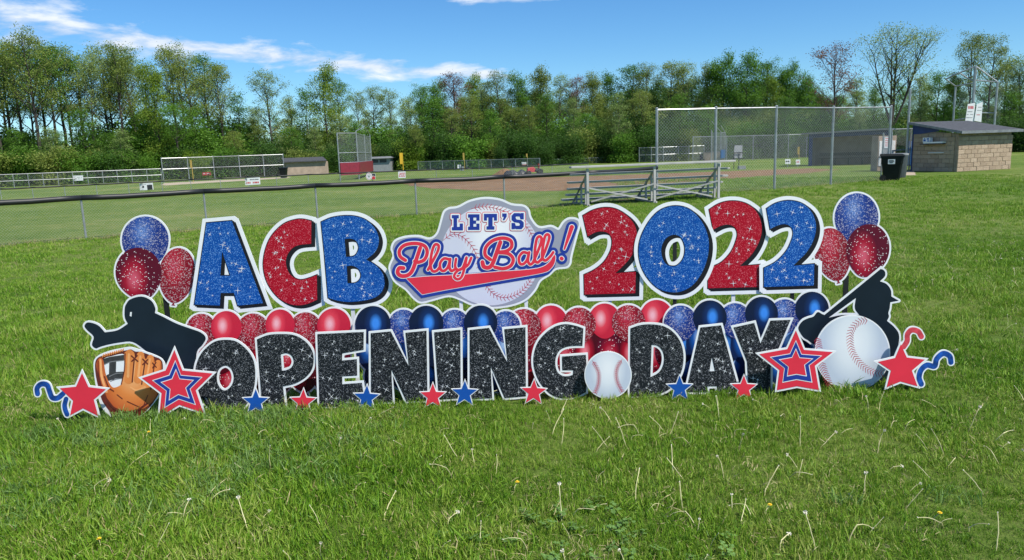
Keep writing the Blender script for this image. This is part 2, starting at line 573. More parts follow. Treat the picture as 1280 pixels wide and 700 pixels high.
# ------------------------------------------------------------------ setting: ground
gm = MB()
gm.add([(-900, -60, 0), (900, -60, 0), (900, 1500, 0), (-900, 1500, 0)], [(0, 1, 2, 3)])
tag(gm.build('ground', M['ground']), 'mown green lawn and playing field reaching to the woods', kind='structure')


def sheet(name, pts, z, mat, jit=0.0, n=6):
    vs = []
    k = len(pts)
    for i in range(k):
        a, b = Vector(pts[i]), Vector(pts[(i + 1) % k])
        nx = Vector((-(b - a).y, (b - a).x, 0)).normalized()
        for j in range(n):
            p = a.lerp(b, j / n) + nx * random.uniform(-jit, jit)
            vs.append((p.x, p.y, z))
    m = MB()
    m.add(vs, [tuple(range(len(vs)))])
    return m.build(name, mat)


M['dirt'] = plain('infield_dirt', (0.175, 0.098, 0.042), 0.95, var=0.28, scale=1.1, bump=0.4, bscale=8)
M['warn'] = plain('pale_dirt', (0.38, 0.31, 0.22), 0.95, var=0.2, scale=1.0)
dirt_px = [(500, 229.5), (560, 226), (640, 222.5), (760, 219.5), (850, 216), (940, 213), (1010, 210.5), (1050, 212), (1000, 217), (950, 220), (890, 226), (800, 233), (700, 238.5), (610, 239), (530, 235)]
tag(sheet('infield_dirt', [G(*p) for p in dirt_px], 0.004, M['dirt'], 0.25), 'brown dirt of the softball infield behind the fence', kind='structure')
tag(sheet('warning_track', [G(205, 229), G(360, 221), G(365, 222.4), G(205, 232)], 0.004, M['warn'], 0.3), 'thin pale strip of dirt along the far fence', kind='structure')
tag(sheet('dirt_strip', [G(1118, 215), G(1143, 214), G(1146, 219), G(1112, 219.5)], 0.004, M['warn'], 0.05), 'small worn patch of dirt by the block dugout', kind='structure')


# ------------------------------------------------------------------ flat shapes: outlines, distance fields, contours
def smooth(pts, step=4):
    """closed outline; points with a third value are corners, the rest are joined by a Catmull-Rom curve"""
    n = len(pts)
    cor = [i for i, p in enumerate(pts) if len(p) > 2]
    P = [np.array(p[:2], float) for p in pts]
    out = []

    def cr(p0, p1, p2, p3):
        for j in range(step):
            t = j / step
            out.append(0.5 * ((2 * p1) + (p2 - p0) * t + (2 * p0 - 5 * p1 + 4 * p2 - p3) * t * t + (3 * p1 - p0 - 3 * p2 + p3) * t ** 3))
    for i in range(n):
        j = (i + 1) % n
        if i in cor and j in cor:
            out.append(P[i])
            continue
        p0 = P[i] * 2 - P[j] if i in cor else P[i - 1]
        p3 = P[j] * 2 - P[i] if j in cor else P[(j + 1) % n]
        cr(p0, P[i], P[j], p3)
    return np.array(out)


def poly(pts, o=(0, 0), s=1.0, corners=False):
    """zoomed trace -> photo pixels"""
    q = [tuple([p[0] / s + o[0], p[1] / s + o[1]] + ([1] if (corners or len(p) > 2) else [])) for p in pts]
    return smooth(q)


def area(l):
    x, y = l[:, 0], l[:, 1]
    return 0.5 * np.sum(x * np.roll(y, -1) - np.roll(x, -1) * y)


def miter(l, d, hole=False):
    """outline moved outwards by d with pointed corners (a hole shrinks)"""
    if (area(l) < 0) != hole:
        l = l[::-1]
    keep = np.linalg.norm(np.roll(l, -1, 0) - l, axis=1) > 1e-6
    l = l[keep]
    e = np.roll(l, -1, 0) - l
    e /= np.linalg.norm(e, axis=1)[:, None]
    nrm = np.stack([e[:, 1], -e[:, 0]], 1)
    n0 = np.roll(nrm, 1, 0)
    b = n0 + nrm
    bl = np.linalg.norm(b, axis=1)
    bl[bl < 1e-6] = 1e-6
    b /= bl[:, None]
    k = np.clip(np.sum(b * nrm, 1), 0.42, 1.0)
    r = l + b * (d / k)[:, None]
    if hole and area(r) > -1.0:
        return None
    if hole and abs(area(r)) > abs(area(l)):
        return None
    return r


class Field:
    """a grid over a box of photo pixels"""

    def __init__(self, box, res=3.0):
        x0, y0, x1, y1 = box
        self.x0, self.y0, self.res = x0, y0, res
        self.nx, self.ny = int((x1 - x0) * res) + 1, int((y1 - y0) * res) + 1
        xs = np.arange(self.nx, dtype=np.float32) / res + x0
        ys = np.arange(self.ny, dtype=np.float32) / res + y0
        self.X, self.Y = np.meshgrid(xs, ys)

    def sdf(self, loops, shift=(0, 0)):
        X, Y = self.X - np.float32(shift[0]), self.Y - np.float32(shift[1])
        D = np.full(X.shape, 1e9, np.float32)
        W = np.zeros(X.shape, np.int16)
        for l in loops:
            a, b = l.astype(np.float32), np.roll(l, -1, 0).astype(np.float32)
            for (ax, ay), (bx, by) in zip(a, b):
                ex, ey = bx - ax, by - ay
                L = ex * ex + ey * ey
                if L < 1e-10:
                    continue
                wx, wy = X - ax, Y - ay
                t = np.clip((wx * ex + wy * ey) / L, 0, 1)
                D = np.minimum(D, (wx - t * ex) ** 2 + (wy - t * ey) ** 2)
                cr = ex * wy - ey * wx
                W += ((ay <= Y) & (by > Y) & (cr > 0)).astype(np.int16)
                W -= ((ay > Y) & (by <= Y) & (cr < 0)).astype(np.int16)
        return np.where(W != 0, -1, 1).astype(np.float32) * np.sqrt(D)

    def strokes(self, paths):
        """union of thick strokes; a path is (points, radius or list of radii)"""
        D = np.full(self.X.shape, 1e9, np.float32)
        for pts, rad in paths:
            rr = rad if isinstance(rad, (list, tuple)) else [rad] * len(pts)
            for i in range(len(pts) - 1):
                (ax, ay), (bx, by) = pts[i], pts[i + 1]
                ex, ey = bx - ax, by - ay
                L = ex * ex + ey * ey + 1e-9
                wx, wy = self.X - np.float32(ax), self.Y - np.float32(ay)
                t = np.clip((wx * np.float32(ex) + wy * np.float32(ey)) / np.float32(L), 0, 1)
                D = np.minimum(D, np.sqrt((wx - t * ex) ** 2 + (wy - t * ey) ** 2) - (rr[i] + (rr[i + 1] - rr[i]) * t))
        return D

    def contour(self, D, level=0.0, tol=0.07):
        A = (D - level).astype(np.float64).copy()
        A[0, :] = A[-1, :] = 9.0
        A[:, 0] = A[:, -1] = 9.0
        A[A == 0] = 1e-6
        ins = A < 0
        code = ins[:-1, :-1] * 1 + ins[:-1, 1:] * 2 + ins[1:, 1:] * 4 + ins[1:, :-1] * 8
        js, iS = np.nonzero((code > 0) & (code < 15))
        nxt = {}

        def edge(j, i, e):
            if e == 0:
                return ('h', j, i)
            if e == 1:
                return ('v', j, i + 1)
            if e == 2:
                return ('h', j + 1, i)
            return ('v', j, i)
        tab = {1: [(3, 0)], 2: [(0, 1)], 3: [(3, 1)], 4: [(1, 2)], 5: [(3, 0), (1, 2)], 6: [(0, 2)], 7: [(3, 2)], 8: [(2, 3)], 9: [(2, 0)], 10: [(0, 1), (2, 3)], 11: [(2, 1)], 12: [(1, 3)], 13: [(1, 0)], 14: [(0, 3)]}
        for j, i in zip(js.tolist(), iS.tolist()):
            for a, b in tab[int(code[j, i])]:
                nxt[edge(j, i, a)] = edge(j, i, b)

        def pos(k):
            t, j, i = k
            if t == 'h':
                a, b = A[j, i], A[j, i + 1]
                return (self.x0 + (i + a / (a - b)) / self.res, self.y0 + j / self.res)
            a, b = A[j, i], A[j + 1, i]
            return (self.x0 + i / self.res, self.y0 + (j + a / (a - b)) / self.res)
        loops = []
        while nxt:
            s, k = nxt.popitem()
            loop = [pos(s)]
            while k != s and k in nxt:
                loop.append(pos(k))
                k = nxt.pop(k)
            if len(loop) > 8:
                l = np.array(loop)
                if abs(area(l)) > 0.4:
                    loops.append(simplify(l, tol))
        return loops


def simplify(l, tol):
    n = len(l)
    k = int(np.argmax(np.sum((l - l[0]) ** 2, 1)))

    def dp(a):
        keep = np.zeros(len(a), bool)
        keep[0] = keep[-1] = True
        st = [(0, len(a) - 1)]
        while st:
            i, j = st.pop()
            if j - i < 2:
                continue
            e = a[j] - a[i]
            L = np.linalg.norm(e)
            w = a[i + 1:j] - a[i]
            d = np.abs(e[0] * w[:, 1] - e[1] * w[:, 0]) / L if L > 1e-9 else np.linalg.norm(w, axis=1)
            m = int(np.argmax(d))
            if d[m] > tol:
                keep[i + 1 + m] = True
                st += [(i, i + 1 + m), (i + 1 + m, j)]
        return a[keep]
    return np.concatenate([dp(l[:k + 1])[:-1], dp(np.concatenate([l[k:], l[:1]]))[:-1]])


def fill2d(loops):
    vs, fs = [], []
    for l in loops:
        b = len(vs)
        vs += [Vector((float(p[0]), float(p[1]))) for p in l]
        fs.append(list(range(b, b + len(l))))
    ov, oe, of, *_ = delaunay_2d_cdt(vs, [], fs, 1, 1e-5)
    if len(loops) > 1:                       # keep only what is inside an odd number of outlines
        C_ = np.array([[sum(ov[i].x for i in t) / len(t), sum(ov[i].y for i in t) / len(t)] for t in of])
        odd = np.zeros(len(of), int)
        for l in loops:
            a, b = l, np.roll(l, -1, 0)
            for (ax, ay), (bx, by) in zip(a, b):
                if ay == by:
                    continue
                hit = ((ay <= C_[:, 1]) != (by <= C_[:, 1])) & (C_[:, 0] < ax + (C_[:, 1] - ay) / (by - ay) * (bx - ax))
                odd += hit
        of = [t for t, k in zip(of, odd) if k % 2]
    return ov, of


def flat(name, loops, depth, mat, thing, thick=0.0, uvc=None):
    """a flat cut-out standing upright at world depth; with thickness it is a board"""
    if not loops:
        return None
    base = thing.location
    ov, of = fill2d(loops)
    front = [AT(p.x, p.y, depth) - base for p in ov]
    vs = [tuple(p) for p in front]
    fs = []
    for t in of:
        a, b, c = (front[i] for i in t[:3])
        fs.append(tuple(t) if (b - a).cross(c - a).y < 0 else tuple(reversed(t)))
    nf = len(fs)
    if thick:
        m = len(vs)
        vs += [(p.x, p.y + thick, p.z) for p in front]
        fs += [tuple(reversed([i + m for i in t])) for t in fs[:nf]]
        for l in loops:
            b = len(vs)
            pts = [AT(p[0], p[1], depth) - base for p in l]
            vs += [tuple(p) for p in pts] + [(p.x, p.y + thick, p.z) for p in pts]
            k = len(l)
            fs += [(b + i, b + (i + 1) % k, b + k + (i + 1) % k, b + k + i) for i in range(k)]
    me = bpy.data.meshes.new(name)
    me.from_pydata(vs, [], fs)
    if uvc:
        cx, cy, rx, ry = uvc
        uv = me.uv_layers.new(name='print')
        px = [((p.x - cx) / rx, (cy - p.y) / ry) for p in ov]
        dat = np.zeros((len(me.loops), 2), np.float32)
        for i, lp in enumerate(me.loops):
            if lp.vertex_index < len(px):
                dat[i] = px[lp.vertex_index]
        uv.data.foreach_set('uv', dat.ravel())
    me.update()
    return link(name, me, mat, thing)


TILT = random.Random(99)   # pushed into the turf by hand: no two stand quite alike
L_T = 0.0007         # step between printed layers
B_T = 0.005          # board thickness


def sparkles(thing, fld, D, depth, count, seed, margin=3.5, big=5.4):
    rs = np.random.default_rng(seed)
    js, iS = np.nonzero(D < -margin)
    if len(js) == 0:
        return
    m = MB()
    base = thing.location
    for k in range(count):
        q = rs.integers(len(js))
        x, y = fld.x0 + iS[q] / fld.res, fld.y0 + js[q] / fld.res
        r = big * (0.35 + 0.65 * rs.random() ** 2.2)
        w = 0.30 if r > 3.4 else 0.26
        a0 = R(28) + rs.normal() * 0.12 if k % 3 else rs.normal() * 0.1
        for a in (a0, a0 + math.pi / 2):
            c, s = math.cos(a), math.sin(a)
            rr = r * (0.75 + 0.4 * rs.random())
            pts = [(x + c * rr, y + s * rr), (x - s * w, y + c * w), (x - c * rr, y - s * rr), (x + s * w, y - c * w)]
            m.add([AT(px, py, depth - (0.0002 if a == a0 else 0.0004)) - base for px, py in pts], [(0, 1, 2, 3)])
    o = m.build('sparkle_print', M['spark'], thing)
    tag(o, kind='stuff')


def stake(thing, x, ytop, depth, mat, w=0.026, x2=None):
    a = AT(x, ytop, depth)
    b = Vector((a.x if x2 is None else AT(x2, ytop, depth).x, depth, -0.12))
    base = thing.location
    m = MB()
    m.bar(a - base, b - base, w, 0.012, up=(0, 1, 0))
    m.build('stake', mat, thing)


def board_thing(name, x, depth, label, cat, group=None):
    p = AT(x, 500, depth)
    t = empty(name, (p.x, depth, 0))
    t.rotation_euler = (TILT.uniform(-0.022, 0.008), TILT.uniform(-0.004, 0.004), TILT.uniform(-0.012, 0.012))
    return tag(t, label, cat, group)


def big_letter(name, outer, holes, depth, col, label, shift=(4.0, 2.8), line=1.1, white=4.6, seed=0, stakes=(), cat='letter sign', nspark=26, group='large glitter letters and digits of the top row'):
    loops = [outer] + holes
    x0, y0 = outer.min(0) - 9
    x1, y1 = outer.max(0) + 14
    fld = Field((x0, y0, x1, y1))
    oriented = [outer if area(outer) > 0 else outer[::-1]] + [h if area(h) < 0 else h[::-1] for h in holes]
    D = fld.sdf(oriented)

    def grown(d):
        ls = [miter(outer, d)] + [q for q in (miter(h, d, True) for h in holes) if q is not None]
        out = None
        for k in ((0, 0.5, 1.0) if shift else (0,)):
            s = (shift[0] * k, shift[1] * k) if shift else (0, 0)
            E_ = fld.sdf(ls, s)
            out = E_ if out is None else np.minimum(out, E_)
        return out
    t = board_thing(name, (x0 + x1) / 2, depth, label, cat, group)
    wl_ = grown(white + line)
    flat('board', fld.contour(wl_), depth, M['white'], t, B_T)
    if shift:
        flat('shadow_print', fld.contour(grown(line)), depth - L_T, M['black'], t)
    flat('glitter_print', fld.contour(D), depth - 2 * L_T, col, t)
    sparkles(t, fld, D, depth - 3 * L_T, nspark, seed)
    for sx, sy, sm in stakes:
        stake(t, sx, sy, depth + B_T + 0.008, M['stake_w'] if sm == 'w' else M['stake_b'], 0.026)
    return t


D_TOP = 4.98
D_LET = 4.53
# ---- top row: A C B
zA, oA = 5.185, (235, 260)
big_letter('letter_sign_a', poly([(118, 98), (283, 84), (487, 618), (322, 634), (297, 552), (210, 552), (206, 634), (40, 626)], oA, zA, True),
           [poly([(220, 283), (273, 440), (208, 440)], oA, zA, True)], D_TOP, M['g_blue'], 'blue glitter letter A with black drop shadow in the top row', seed=1, stakes=[(294, 380, 'w')])
zC, oC = 5.182, (320, 260)
big_letter('letter_sign_c', poly([(352, 85, 1), (300, 74), (250, 76), (180, 100), (120, 150), (75, 215), (48, 300), (42, 380), (58, 460), (95, 530), (150, 590), (210, 622), (270, 632), (330, 622), (393, 595, 1), (390, 435, 1), (340, 455), (280, 467), (230, 445), (200, 405), (188, 350), (200, 300), (235, 258), (280, 240), (352, 233, 1)], oC, zC),
           [], D_TOP + 0.016, M['g_red'], 'red glitter letter C between the blue A and blue B', seed=2, stakes=[(359, 380, 'b')])
big_letter('letter_sign_b', poly([(418, 92, 1), (480, 65), (560, 52), (640, 55), (710, 80), (765, 130), (792, 195), (785, 255), (755, 300), (710, 335, 1), (770, 370), (815, 420), (832, 480), (815, 540), (770, 580), (700, 600), (600, 610), (520, 600), (465, 583, 1), (440, 300)], oC, zC),
           [poly([(570, 203, 1), (610, 200), (645, 215), (662, 255), (650, 295), (625, 315), (580, 318, 1)], oC, zC),
            poly([(585, 378, 1), (620, 375), (660, 395), (678, 435), (665, 470), (635, 488), (590, 488, 1)], oC, zC)],
           D_TOP, M['g_blue'], 'blue glitter letter B left of the round logo board', seed=3, stakes=[(440, 378, 'w')])
# ---- top row: 2 0 2 2
z2, o2 = 5.0, (715, 245)
big_letter('digit_sign_two', poly([(68, 122, 1), (130, 88), (200, 72), (270, 80), (340, 120), (390, 180), (405, 250), (395, 320), (360, 390), (300, 455), (270, 482, 1), (398, 472, 1), (395, 607, 1), (78, 615, 1), (75, 492, 1), (140, 460), (200, 410), (240, 340), (250, 280), (235, 240), (200, 222), (150, 225), (98, 252, 1)], o2, z2),
           [], D_TOP + 0.016, M['g_red'], 'red glitter digit 2 beside the exclamation mark of the logo board', cat='digit sign', seed=4, stakes=[(762, 370, 'w')])
big_letter('digit_sign_zero', poly([(650, 62), (740, 85), (815, 160), (855, 260), (855, 360), (825, 460), (770, 545), (700, 592), (625, 602), (545, 580), (480, 520), (435, 440), (418, 345), (435, 250), (490, 150), (560, 85)], o2, z2),
           [poly([(640, 242), (685, 262), (708, 320), (700, 385), (665, 430), (630, 440), (590, 425), (565, 380), (562, 320), (590, 265)], o2, z2)],
           D_TOP, M['g_blue'], 'blue glitter digit 0 with a black stake seen through its hole', cat='digit sign', seed=5, nspark=30, stakes=[(844, 292, 'b')])
z3, o3 = 5.188, (870, 240)
big_letter('digit_sign_two', poly([(90, 115, 1), (150, 78), (220, 60), (300, 66), (370, 100), (415, 160), (432, 240), (415, 320), (370, 400), (310, 460), (285, 482, 1), (418, 472, 1), (415, 617, 1), (80, 625, 1), (80, 510, 1), (105, 488), (170, 455), (230, 390), (262, 320), (272, 270), (255, 230), (215, 212), (165, 220), (115, 245, 1)], o3, z3),
           [], D_TOP + 0.016, M['g_red'], 'red glitter digit 2 between the blue 0 and the blue 2', cat='digit sign', seed=6, stakes=[(917, 360, 'w')])
big_letter('digit_sign_two', poly([(462, 110, 1), (520, 75), (600, 57), (680, 70), (740, 110), (775, 170), (785, 240), (765, 320), (720, 395), (660, 455), (635, 480, 1), (772, 468, 1), (768, 608, 1), (443, 618, 1), (443, 495, 1), (520, 455), (585, 390), (620, 325), (635, 270), (622, 230), (585, 210), (535, 218), (485, 242, 1)], o3, z3),
           [], D_TOP, M['g_blue'], 'blue glitter digit 2 at the right end of the top row', cat='digit sign', seed=7, stakes=[(991, 358, 'b')])

# ---- front row: OPENING DAY
zO, oO = 5.6, (235, 400)
zN, oN = 5.69, (455, 395)
zG, oG = 5.833, (650, 385)
zD, oD = 5.565, (830, 380)
BL = dict(shift=None, line=0.0, white=2.6, nspark=20, group='black glitter letters of the front row')
big_letter('letter_sign_o', poly([(260, 140), (330, 150), (400, 200), (450, 270), (468, 350), (465, 450), (440, 540), (400, 600), (330, 640), (240, 650), (170, 630), (110, 580), (65, 500), (50, 420), (52, 330), (80, 250), (130, 190), (190, 150)], oO, zO),
           [poly([(260, 320), (300, 345), (318, 400), (305, 455), (270, 490), (240, 490), (210, 455), (200, 400), (215, 345)], oO, zO)], D_LET, M['g_black'], 'black glitter letter O at the left end of the front row', seed=11, **BL)
big_letter('letter_sign_p', poly([(482, 135, 1), (560, 105), (650, 98), (740, 105), (810, 140), (860, 195), (880, 260), (870, 340), (825, 400), (750, 445), (665, 465, 1), (682, 622, 1), (520, 627, 1)], oO, zO),
           [poly([(650, 240, 1), (690, 232), (725, 250), (740, 290), (725, 330), (690, 350), (658, 355, 1)], oO, zO)], D_LET + 0.016, M['g_black'], 'black glitter letter P between the O and the E', seed=12, **BL)
big_letter('letter_sign_e', poly([(905, 100), (1232, 85), (1230, 210), (1080, 235), (1078, 285), (1183, 275), (1185, 390), (1080, 395), (1080, 450), (1218, 440), (1240, 600), (920, 610)], oO, zO, True),
           [], D_LET, M['g_black'], 'black glitter letter E after the P in the front row', seed=13, **BL)
big_letter('letter_sign_n', poly([(48, 122), (190, 108), (318, 355), (295, 118), (445, 103), (452, 602), (302, 608), (195, 382), (205, 612), (50, 616)], oN, zN, True),
           [], D_LET + 0.016, M['g_black'], 'black glitter letter N between the E and the I', seed=14, **BL)
big_letter('letter_sign_i', poly([(498, 115), (685, 97), (688, 585), (532, 595)], oN, zN, True),
           [], D_LET, M['g_black'], 'black glitter letter I between the two letters N', seed=15, **BL)
big_letter('letter_sign_n', poly([(752, 100), (890, 85), (1020, 330), (998, 95), (1150, 82), (1152, 572), (1000, 585), (902, 362), (912, 585), (752, 590)], oN, zN, True),
           [], D_LET + 0.016, M['g_black'], 'black glitter letter N between the I and the G', seed=16, **BL)
big_letter('letter_sign_g', poly([(462, 150, 1), (400, 130), (330, 120), (260, 135), (190, 180), (130, 250), (100, 340), (100, 430), (130, 520), (180, 590), (240, 640), (320, 660), (400, 650), (480, 615, 1), (488, 520), (480, 342, 1), (305, 355, 1), (308, 455, 1), (388, 455, 1), (385, 488, 1), (350, 498), (310, 495), (275, 470), (258, 420), (262, 360), (290, 310), (340, 285), (400, 278), (455, 278, 1)], oG, zG),
           [], D_LET, M['g_black'], 'black glitter letter G left of the small printed baseball', seed=17, **BL)
big_letter('letter_sign_d', poly([(802, 148, 1), (870, 125), (950, 118), (1040, 130), (1110, 170), (1165, 240), (1190, 330), (1185, 430), (1150, 520), (1090, 590), (1020, 625), (930, 645), (800, 645, 1)], oG, zG),
           [poly([(958, 268, 1), (1000, 275), (1035, 310), (1048, 360), (1040, 420), (1010, 470), (950, 505, 1)], oG, zG)], D_LET, M['g_black'], 'black glitter letter D right of the small printed baseball', seed=18, **BL)
big_letter('letter_sign_a', poly([(258, 165), (402, 150), (525, 612), (370, 615), (368, 573), (303, 573), (300, 615), (152, 612)], oD, zD, True),
           [poly([(335, 370), (355, 468), (318, 468)], oD, zD, True)], D_LET + 0.016, M['g_black'], 'black glitter letter A between the D and the Y', seed=19, **BL)
big_letter('letter_sign_y', poly([(485, 162), (630, 130), (672, 275), (742, 115), (882, 110), (742, 440), (742, 612), (588, 612), (578, 400)], oD, zD, True),
           [], D_LET, M['g_black'], 'black glitter letter Y partly behind the striped star', seed=20, **BL)


# ---- stars
def star_pts(cx, cy, r, rot=0.0, inner=0.42):
    return np.array([(cx + (r if k % 2 == 0 else r * inner) * math.sin(rot + k * math.pi / 5), cy - (r if k % 2 == 0 else r * inner) * math.cos(rot + k * math.pi / 5)) for k in range(10)])


def scaled(l, c, k):
    return (l - c) * k + c


def star_sign(name, pts, depth, layers, label, white=2.2, group=None, extra=None, centre=None):
    c = np.array(centre) if centre else pts.mean(0)
    t = board_thing(name, c[0], depth, label, 'star sign', group)
    if extra:
        allp = np.concatenate([pts] + [np.array(p) for p, _, _ in extra])
    else:
        allp = pts
    x0, y0 = allp.min(0) - 8
    x1, y1 = allp.max(0) + 8
    fld = Field((x0, y0, x1, y1))
    D = fld.sdf([miter(pts, white)])
    if extra:
        for p, r, m in extra:
            D = np.minimum(D, fld.strokes([(p, r + 1.6)]))
    flat('board', fld.contour(D), depth, M['white'], t, B_T)
    if extra:
        for i, (p, r, m) in enumerate(extra):
            flat('streamer_print', fld.contour(fld.strokes([(p, r)])), depth - L_T * (1 + 0.3 * i), m, t)
    for i, (k, mat) in enumerate(layers):
        flat('star_print', [scaled(pts, c, k)], depth - L_T * (2 + i), mat, t)
    return t


def zp(pts, o, s):
    return np.array([(p[0] / s + o[0], p[1] / s + o[1]) for p in pts])


def curve(pts, o=(0, 0), s=1.0, step=5):
    P = [np.array([p[0] / s + o[0], p[1] / s + o[1]]) for p in pts]
    out = []
    for i in range(len(P) - 1):
        p1, p2 = P[i], P[i + 1]
        p0 = P[i - 1] if i else p1 * 2 - p2
        p3 = P[i + 2] if i + 2 < len(P) else p2 * 2 - p1
        for j in range(step):
            t = j / step
            out.append(tuple(0.5 * ((2 * p1) + (p2 - p0) * t + (2 * p0 - 5 * p1 + 4 * p2 - p3) * t * t + (3 * p1 - p0 - 3 * p2 + p3) * t ** 3)))
    out.append(tuple(P[-1]))
    return out


z1, o1 = 3.684, (30, 340)
z4, o4 = 3.684, (900, 320)
STRIPES = [(1.0, M['red']), (0.715, M['white']), (0.675, M['royal']), (0.475, M['white']), (0.435, M['red'])]
star_sign('striped_star_sign', zp([(690, 360), (728, 455), (868, 468), (790, 545), (826, 648), (715, 612), (622, 668), (632, 558), (540, 490), (650, 455)], o1, z1), 4.44, STRIPES, 'red, white and blue striped star in front of the glove and the letter O', centre=(30 + 705 / z1, 340 + 525 / z1), group='large striped stars')
star_sign('striped_star_sign', zp([(920, 185), (975, 320), (1175, 335), (1050, 430), (1078, 598), (925, 572), (786, 600), (805, 460), (665, 350), (860, 315)], oD, zD), 4.44, STRIPES, 'red, white and blue striped star between the letter Y and the big baseball', centre=(830 + 919 / zD, 380 + 420 / zD), group='large striped stars')
star_sign('red_star_sign', zp([(268, 465), (298, 530), (378, 540), (322, 588), (342, 663), (272, 628), (212, 660), (226, 592), (165, 535), (240, 528)], o1, z1), 4.44, [(1.0, M['red'])], 'plain red star with a curled blue streamer left of the glove',
          extra=[(curve([(62, 560), (60, 535), (78, 516), (106, 520), (118, 550), (130, 578), (155, 580), (180, 560)], o1, z1), 3.2, M['ribbon_b']), (curve([(194, 585), (187, 612), (190, 635), (198, 655)], o1, z1), 3.0, M['ribbon_b'])])
star_sign('red_star_sign', zp([(835, 408), (862, 468), (945, 478), (885, 528), (910, 600), (832, 578), (768, 604), (788, 528), (728, 488), (808, 470)], o4, z4), 4.44, [(1.0, M['red'])], 'plain red star with red and blue streamers right of the big baseball',
          extra=[(curve([(930, 372), (915, 348), (885, 342), (866, 362), (864, 392), (848, 418)], o4, z4), 3.3, M['ribbon_r']), (curve([(1066, 490), (1060, 462), (1030, 450), (1000, 475), (990, 508), (955, 503), (928, 525), (918, 560), (928, 590)], o4, z4), 3.3, M['ribbon_b'])])
small = [(319.5, 502.5, 'blue', 'small blue star in front of the gap between O and P'), (378.8, 502.5, 'red', 'small red star beside the foot of the letter P'), (458.2, 497.5, 'blue', 'small blue star in front of the gap between E and N'),
         (541.0, 495.5, 'red', 'small red star in front of the left edge of the letter I'), (580.9, 492, 'blue', 'small blue star in front of the right edge of the letter I'), (667.2, 490.5, 'red', 'small red star in front of the left edge of the letter G'),
         (849.6, 485.5, 'blue', 'small blue star in front of the gap between D and A'), (930, 485.5, 'red', 'small red star in front of the gap between A and Y')]
for i, (cx, cy, c, lab) in enumerate(small):
    star_sign('small_star_sign', star_pts(cx, cy, 16.2, R(1.0 + (i % 3) - 1)), 4.45, [(1.0, M[c])], lab, white=1.0, group='small stars along the front row')


# ---- balloon boards
def balloon_loop(cx, cy, rx, ry, rot=0.0, knot=True, n=40):
    pts = []
    for k in range(n):
        a = 2 * math.pi * k / n
        x, y = math.sin(a), -math.cos(a)
        if y > 0:
            x *= 1 - 0.20 * y * y
            y *= 1.10
        pts.append((x * rx, y * ry))
    if knot:
        kk = n // 2
        pts[kk:kk + 1] = [(1.2, ry * 1.09), (1.0, ry * 1.09 + 1.2), (2.6, ry * 1.09 + 3.4), (-2.6, ry * 1.09 + 3.4), (-1.0, ry * 1.09 + 1.2), (-1.2, ry * 1.09)]
    c, s = math.cos(rot), math.sin(rot)
    return np.array([(cx + x * c - y * s, cy + x * s + y * c) for x, y in pts])


def balloon_board(name, depth, items, label, stakes, white=2.2, cat='balloon sign', group=None):
    loops = [balloon_loop(*it[:5], knot=it[6]) for it in items]
    allp = np.concatenate(loops)
    x0, y0 = allp.min(0) - 6
    x1, y1 = allp.max(0) + 6
    fld = Field((x0, y0, x1, y1), 2.5)
    D = None
    for l in loops:
        e = fld.sdf([l])
        D = e if D is None else np.minimum(D, e)
    t = board_thing(name, (x0 + x1) / 2, depth, label, cat, group)
    flat('board', fld.contour(D, white), depth, M['white'], t, B_T)
    for i, (it, l) in enumerate(zip(items, loops)):
        flat('balloon_print', [l], depth - L_T - 0.0003 * i, M[it[5]], t, uvc=(it[0], it[1], it[2], it[3]))
    for sx, sy, sm, w in stakes:
        stake(t, sx, sy, depth + B_T + 0.008, M['stake_w'] if sm == 'w' else M['stake_b'], w)
    return t


balloon_board('balloon_bunch_sign', 5.06, [(182, 300.5, 29.5, 30, -0.35, 'b_blueg', False), (221.5, 343, 23.0, 33, 0.12, 'b_redg', True), (173.5, 341, 29, 31.5, -0.25, 'b_dots', False)],
              'bunch of one blue and two red printed balloons above the catcher figure', [(207, 372, 'b', 0.034)], group='three balloon bunches at the ends')
balloon_board('balloon_bunch_sign', 5.06, [(1071, 272.5, 27.5, 31, 0.15, 'b_blueg', False), (1041, 317, 22.5, 32, -0.2, 'b_redg', True), (1085, 312, 27, 32, 0.2, 'b_dots', False)],
              'bunch of one blue and two red printed balloons above the batter figure', [(1058, 345, 'b', 0.034)], group='three balloon bunches at the ends')


def cluster(tops, low, mats_low, seed):
    rs = random.Random(seed)
    items = []
    xs = [t[0] for t in tops]
    for k, x in enumerate(np.linspace(min(xs) + 8, max(xs) - 8, 6)):
        items.append((x, low + 30 + rs.uniform(-2, 2), 18.5, 20, rs.uniform(-0.15, 0.15), mats_low[k % 2], True))
    for k, x in enumerate(np.linspace(min(xs) - 1, max(xs) + 1, 7)):
        items.append((x, low + 1 + rs.uniform(-3, 3), 20, 24, rs.uniform(-0.15, 0.15), mats_low[(k + 1) % 2], False))
    for k, (x, y, r, m) in enumerate(tops):
        if k % 2 == 0:
            items.append((x, y + 1.5, r * 1.05, r + 2, 0.0, m, False))
    for k, (x, y, r, m) in enumerate(tops):
        if k % 2 == 1:
            items.append((x, y + 1.5, r * 1.05, r + 2, 0.0, m, False))
    return items


